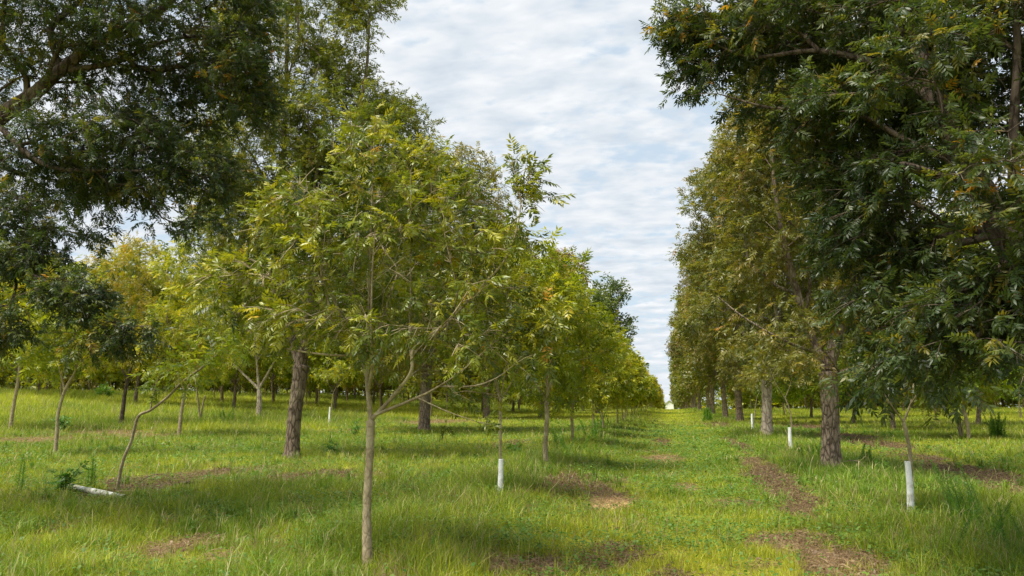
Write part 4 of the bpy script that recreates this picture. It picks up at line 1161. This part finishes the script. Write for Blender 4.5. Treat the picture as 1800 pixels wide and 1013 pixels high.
feathery(1756, 776, 1.1, 16, .3, 'dense upright green tuft in the right field near the edge')
feathery(1700, 925, .75, 9, .45, 'large soft feathery green weed in the right foreground beside the tallest white guard', lean=(-.25, 0))
feathery(1760, 965, .5, 6, .4, 'low feathery weed sprawling in the bottom right corner')
feathery(1000, 800, .9, 8, .6, 'tall wispy green weed in the thick grass right of the third young tree')
feathery(1040, 775, .9, 8, .6, 'tall wispy weed at the alley edge beneath the yellow young trees')
feathery(1246, 742, 1.1, 8, .5, 'feathery weed among the far trunks on the right of the alley')
feathery(1515, 820, .55, 7, .4, 'feathery weed just right of the rough brown trunk')
feathery(1425, 810, .5, 6, .4, 'feathery weed in the deep grass left of the rough brown trunk')
feathery(158, 862, .62, 4, .12, 'dark upright wispy weed growing across the fallen white tube')
feathery(32, 870, .7, 3, .12, 'thin wispy weed at the far left edge')
feathery(400, 745, .9, 5, .5, 'wispy weed in the far left grass near the thick pale trunk')
feathery(1060, 752, .9, 7, .6, 'wispy weed farthest along the left alley edge')


def broad(px, py, h, w, n, lab, ls=.5, v=.3):
    b = at(px, py); T = Tubes(); P = []; D = []
    for k in range(max(3, n // 14)):
        e = np.array([rng.normal(0, w * .5), rng.normal(0, w * .35), h * rng.uniform(.55, 1.0)])
        cp, cr = catmull([np.zeros(3) - [0, 0, .05], e * np.array([.35, .35, .5]), e], [.008, .006, .003], 4); T.add(cp, cr, 4, cap=False)
        for _ in range(14):
            t_ = rng.uniform(.35, 1); c0 = cp[int(t_ * (len(cp) - 1))]
            P.append(c0); D.append(rng.normal(0, 1, 3) * np.array([1, 1, .4]) + np.array([0, 0, .15]))
    o = empty('leafy_weed', b)
    link('foliage', leaves_mesh('foliage', np.array(P), np.array(D), LM['weed'], 'near', rng.normal(v, .15, len(P)), ls), o); link('stem', T.mesh('stem', LM['weed']), o)
    tagit(o, lab, 'weed', GW)


broad(108, 872, .62, .38, 60, 'leafy dark green weed beside the fallen white tube', .55, .15)
broad(112, 762, .85, .5, 70, 'leafy green bush behind the curved thin trunk on the left field', .8, .4)
broad(625, 768, .8, .2, 30, 'leafy weed stalk in the sunny grass left of the nearest young trunk', .6, .3)
broad(588, 805, .5, .25, 30, 'dark leafy weed low beside the dark forked tree', .5, .1)
broad(185, 700, 1.2, 1.2, 90, 'bright green low bush far back on the left field', 2.0, .9)
broad(905, 800, .35, .3, 30, 'small leafy weed in the grass near the second young tree', .5, .5)
broad(770, 985, .16, .22, 30, 'low broadleaf weed at the bottom between trunk and white guard', .38, .6)
broad(800, 960, .12, .15, 20, 'smallest low broadleaf weed in the foreground turf', .33, .8)
broad(1560, 835, .3, .3, 26, 'small yellow green leafy weed left of the tallest white guard', .45, .8)


def stick(pp, r, lab, up=.0, mat=BARKY, cat='branch'):
    g = [at(q[0], q[1]) + np.array([0, 0, q[2]]) for q in pp]
    T = Tubes(); cp, cr = catmull(np.array(g) - g[0], list(np.linspace(r, r * .5, len(g))), 4); T.add(cp, cr, 6)
    tagit(link('fallen_branch', T.mesh('fallen_branch', mat), None, g[0]), lab, cat, 'fallen branches in the grass')


stick([(243, 852, .03), (262, 846, .10), (284, 845, .13), (300, 850, .09), (309, 857, 0)], .010, 'thin arched dead branch rising from the brown litter on the left', mat=BARKD)
stick([(316, 855, .05), (330, 855, .07), (343, 853, .05)], .035, 'short thick dead log lying beside the arched branch', mat=BARKD)
stick([(205, 868, .04), (240, 869, .06), (275, 866, .05), (300, 868, .03)], .010, 'straight dead twig at the foot of the crooked leaning tree')
stick([(1478, 826, .16), (1500, 826, .20), (1516, 830, .18), (1530, 838, .02)], .013, 'pale bent dead branch beside the foot of the rough brown trunk')
stick([(1435, 830, .04), (1450, 836, .08), (1464, 846, .03)], .009, 'short pale twig left of the rough brown trunk foot')
stick([(545, 858, .04), (560, 851, .08), (580, 846, .05)], .010, 'small dead twig on the dark litter beneath the dark forked tree')

# ================================================================== SKY AND SUN
SUN_EL, SUN_AZ = R(62), R(230)     # azimuth clockwise from +Y (behind the camera, slightly left)
w = bpy.data.worlds.new('World'); scene.world = w; w.use_nodes = True
nt = w.node_tree; N = nt.nodes; L = nt.links; N.clear()
out = N.new('ShaderNodeOutputWorld'); bg = N.new('ShaderNodeBackground'); L.new(bg.outputs[0], out.inputs[0])
sky = N.new('ShaderNodeTexSky'); sky.sky_type = 'NISHITA'; sky.sun_disc = False; sky.sun_elevation = SUN_EL; sky.sun_rotation = SUN_AZ; sky.air_density = 1.0; sky.dust_density = 1.2; sky.ozone_density = 1.2
bg.inputs['Strength'].default_value = .073
tc = N.new('ShaderNodeTexCoord'); sx = N.new('ShaderNodeSeparateXYZ'); L.new(tc.outputs['Generated'], sx.inputs[0])


def mth(op, a, b_=None, c_=None):
    n_ = N.new('ShaderNodeMath'); n_.operation = op
    for i, q_ in enumerate((a, b_, c_)):
        if q_ is None: continue
        if isinstance(q_, (int, float)): n_.inputs[i].default_value = q_
        else: L.new(q_, n_.inputs[i])
    return n_.outputs[0]


zc = mth('MAXIMUM', sx.outputs['Z'], 0.0)
den = mth('ADD', zc, .24)
ux = mth('DIVIDE', sx.outputs['X'], den); uy = mth('DIVIDE', sx.outputs['Y'], den)
cb = N.new('ShaderNodeCombineXYZ'); L.new(ux, cb.inputs[0]); L.new(uy, cb.inputs[1])


def cn(scale, det, rough, dist, sc=(1, 1, 1), loc=(0, 0, 0)):
    mp = N.new('ShaderNodeMapping'); mp.inputs['Scale'].default_value = sc; mp.inputs['Location'].default_value = loc; mp.inputs['Rotation'].default_value = (0, 0, -YAW); L.new(cb.outputs[0], mp.inputs[0])
    z_ = N.new('ShaderNodeTexNoise'); z_.inputs['Scale'].default_value = scale; z_.inputs['Detail'].default_value = det; z_.inputs['Roughness'].default_value = rough; z_.inputs['Distortion'].default_value = dist
    L.new(mp.outputs[0], z_.inputs['Vector']); return z_.outputs['Fac']


n1 = cn(2.2, 2, .5, .1, (1, 1.3, 1), (3.3, 1.1, 0)); n2 = cn(9.0, 2, .5, .25, (.75, 1.1, 1), (0, 4, 0)); n3 = cn(26, 3, .5, .2, (.8, 1.1, 1))
cv = mth('ADD', mth('MULTIPLY', n1, .8), mth('ADD', mth('MULTIPLY', n2, .75), mth('MULTIPLY', n3, .5)))
rp = N.new('ShaderNodeMapRange'); rp.interpolation_type = 'SMOOTHSTEP'; rp.inputs['From Min'].default_value = .80; rp.inputs['From Max'].default_value = 1.06; L.new(cv, rp.inputs['Value'])
shade = N.new('ShaderNodeMapRange'); shade.inputs['From Min'].default_value = .3; shade.inputs['From Max'].default_value = .7; L.new(cn(11, 3, .55, .2, (.7, 1.2, 1), (9, 2, 0)), shade.inputs['Value'])
mxc = N.new('ShaderNodeMix'); mxc.data_type = 'RGBA'; L.new(shade.outputs[0], mxc.inputs[0]); mxc.inputs[6].default_value = (4.5, 5.05, 5.65, 1); mxc.inputs[7].default_value = (6.6, 6.75, 6.9, 1)
blue = N.new('ShaderNodeMix'); blue.data_type = 'RGBA'; blue.inputs[0].default_value = .8; L.new(sky.outputs[0], blue.inputs[6]); blue.inputs[7].default_value = (4.7, 5.6, 6.4, 1)
mx = N.new('ShaderNodeMix'); mx.data_type = 'RGBA'; L.new(rp.outputs[0], mx.inputs[0]); L.new(blue.outputs[2], mx.inputs[6]); L.new(mxc.outputs[2], mx.inputs[7])
L.new(mx.outputs[2], bg.inputs['Color'])
sd = bpy.data.lights.new('sun', 'SUN'); sd.energy = 4.5; sd.angle = R(36); sd.color = (1, .94, .82)
so = bpy.data.objects.new('sun', sd); COL.objects.link(so)
dirv = Vector((math.sin(SUN_AZ) * math.cos(SUN_EL), math.cos(SUN_AZ) * math.cos(SUN_EL), math.sin(SUN_EL)))
so.rotation_euler = dirv.to_track_quat('Z', 'Y').to_euler(); so.location = (0, 0, 60)
scene.view_settings.view_transform = 'Standard'; scene.view_settings.look = 'None'; scene.view_settings.exposure = 1.0; scene.view_settings.gamma = 1
scene.render.engine = 'CYCLES'; scene.cycles.max_bounces = 6; scene.cycles.transparent_max_bounces = 4
print(f'done t={time.time()-T0:.1f}')
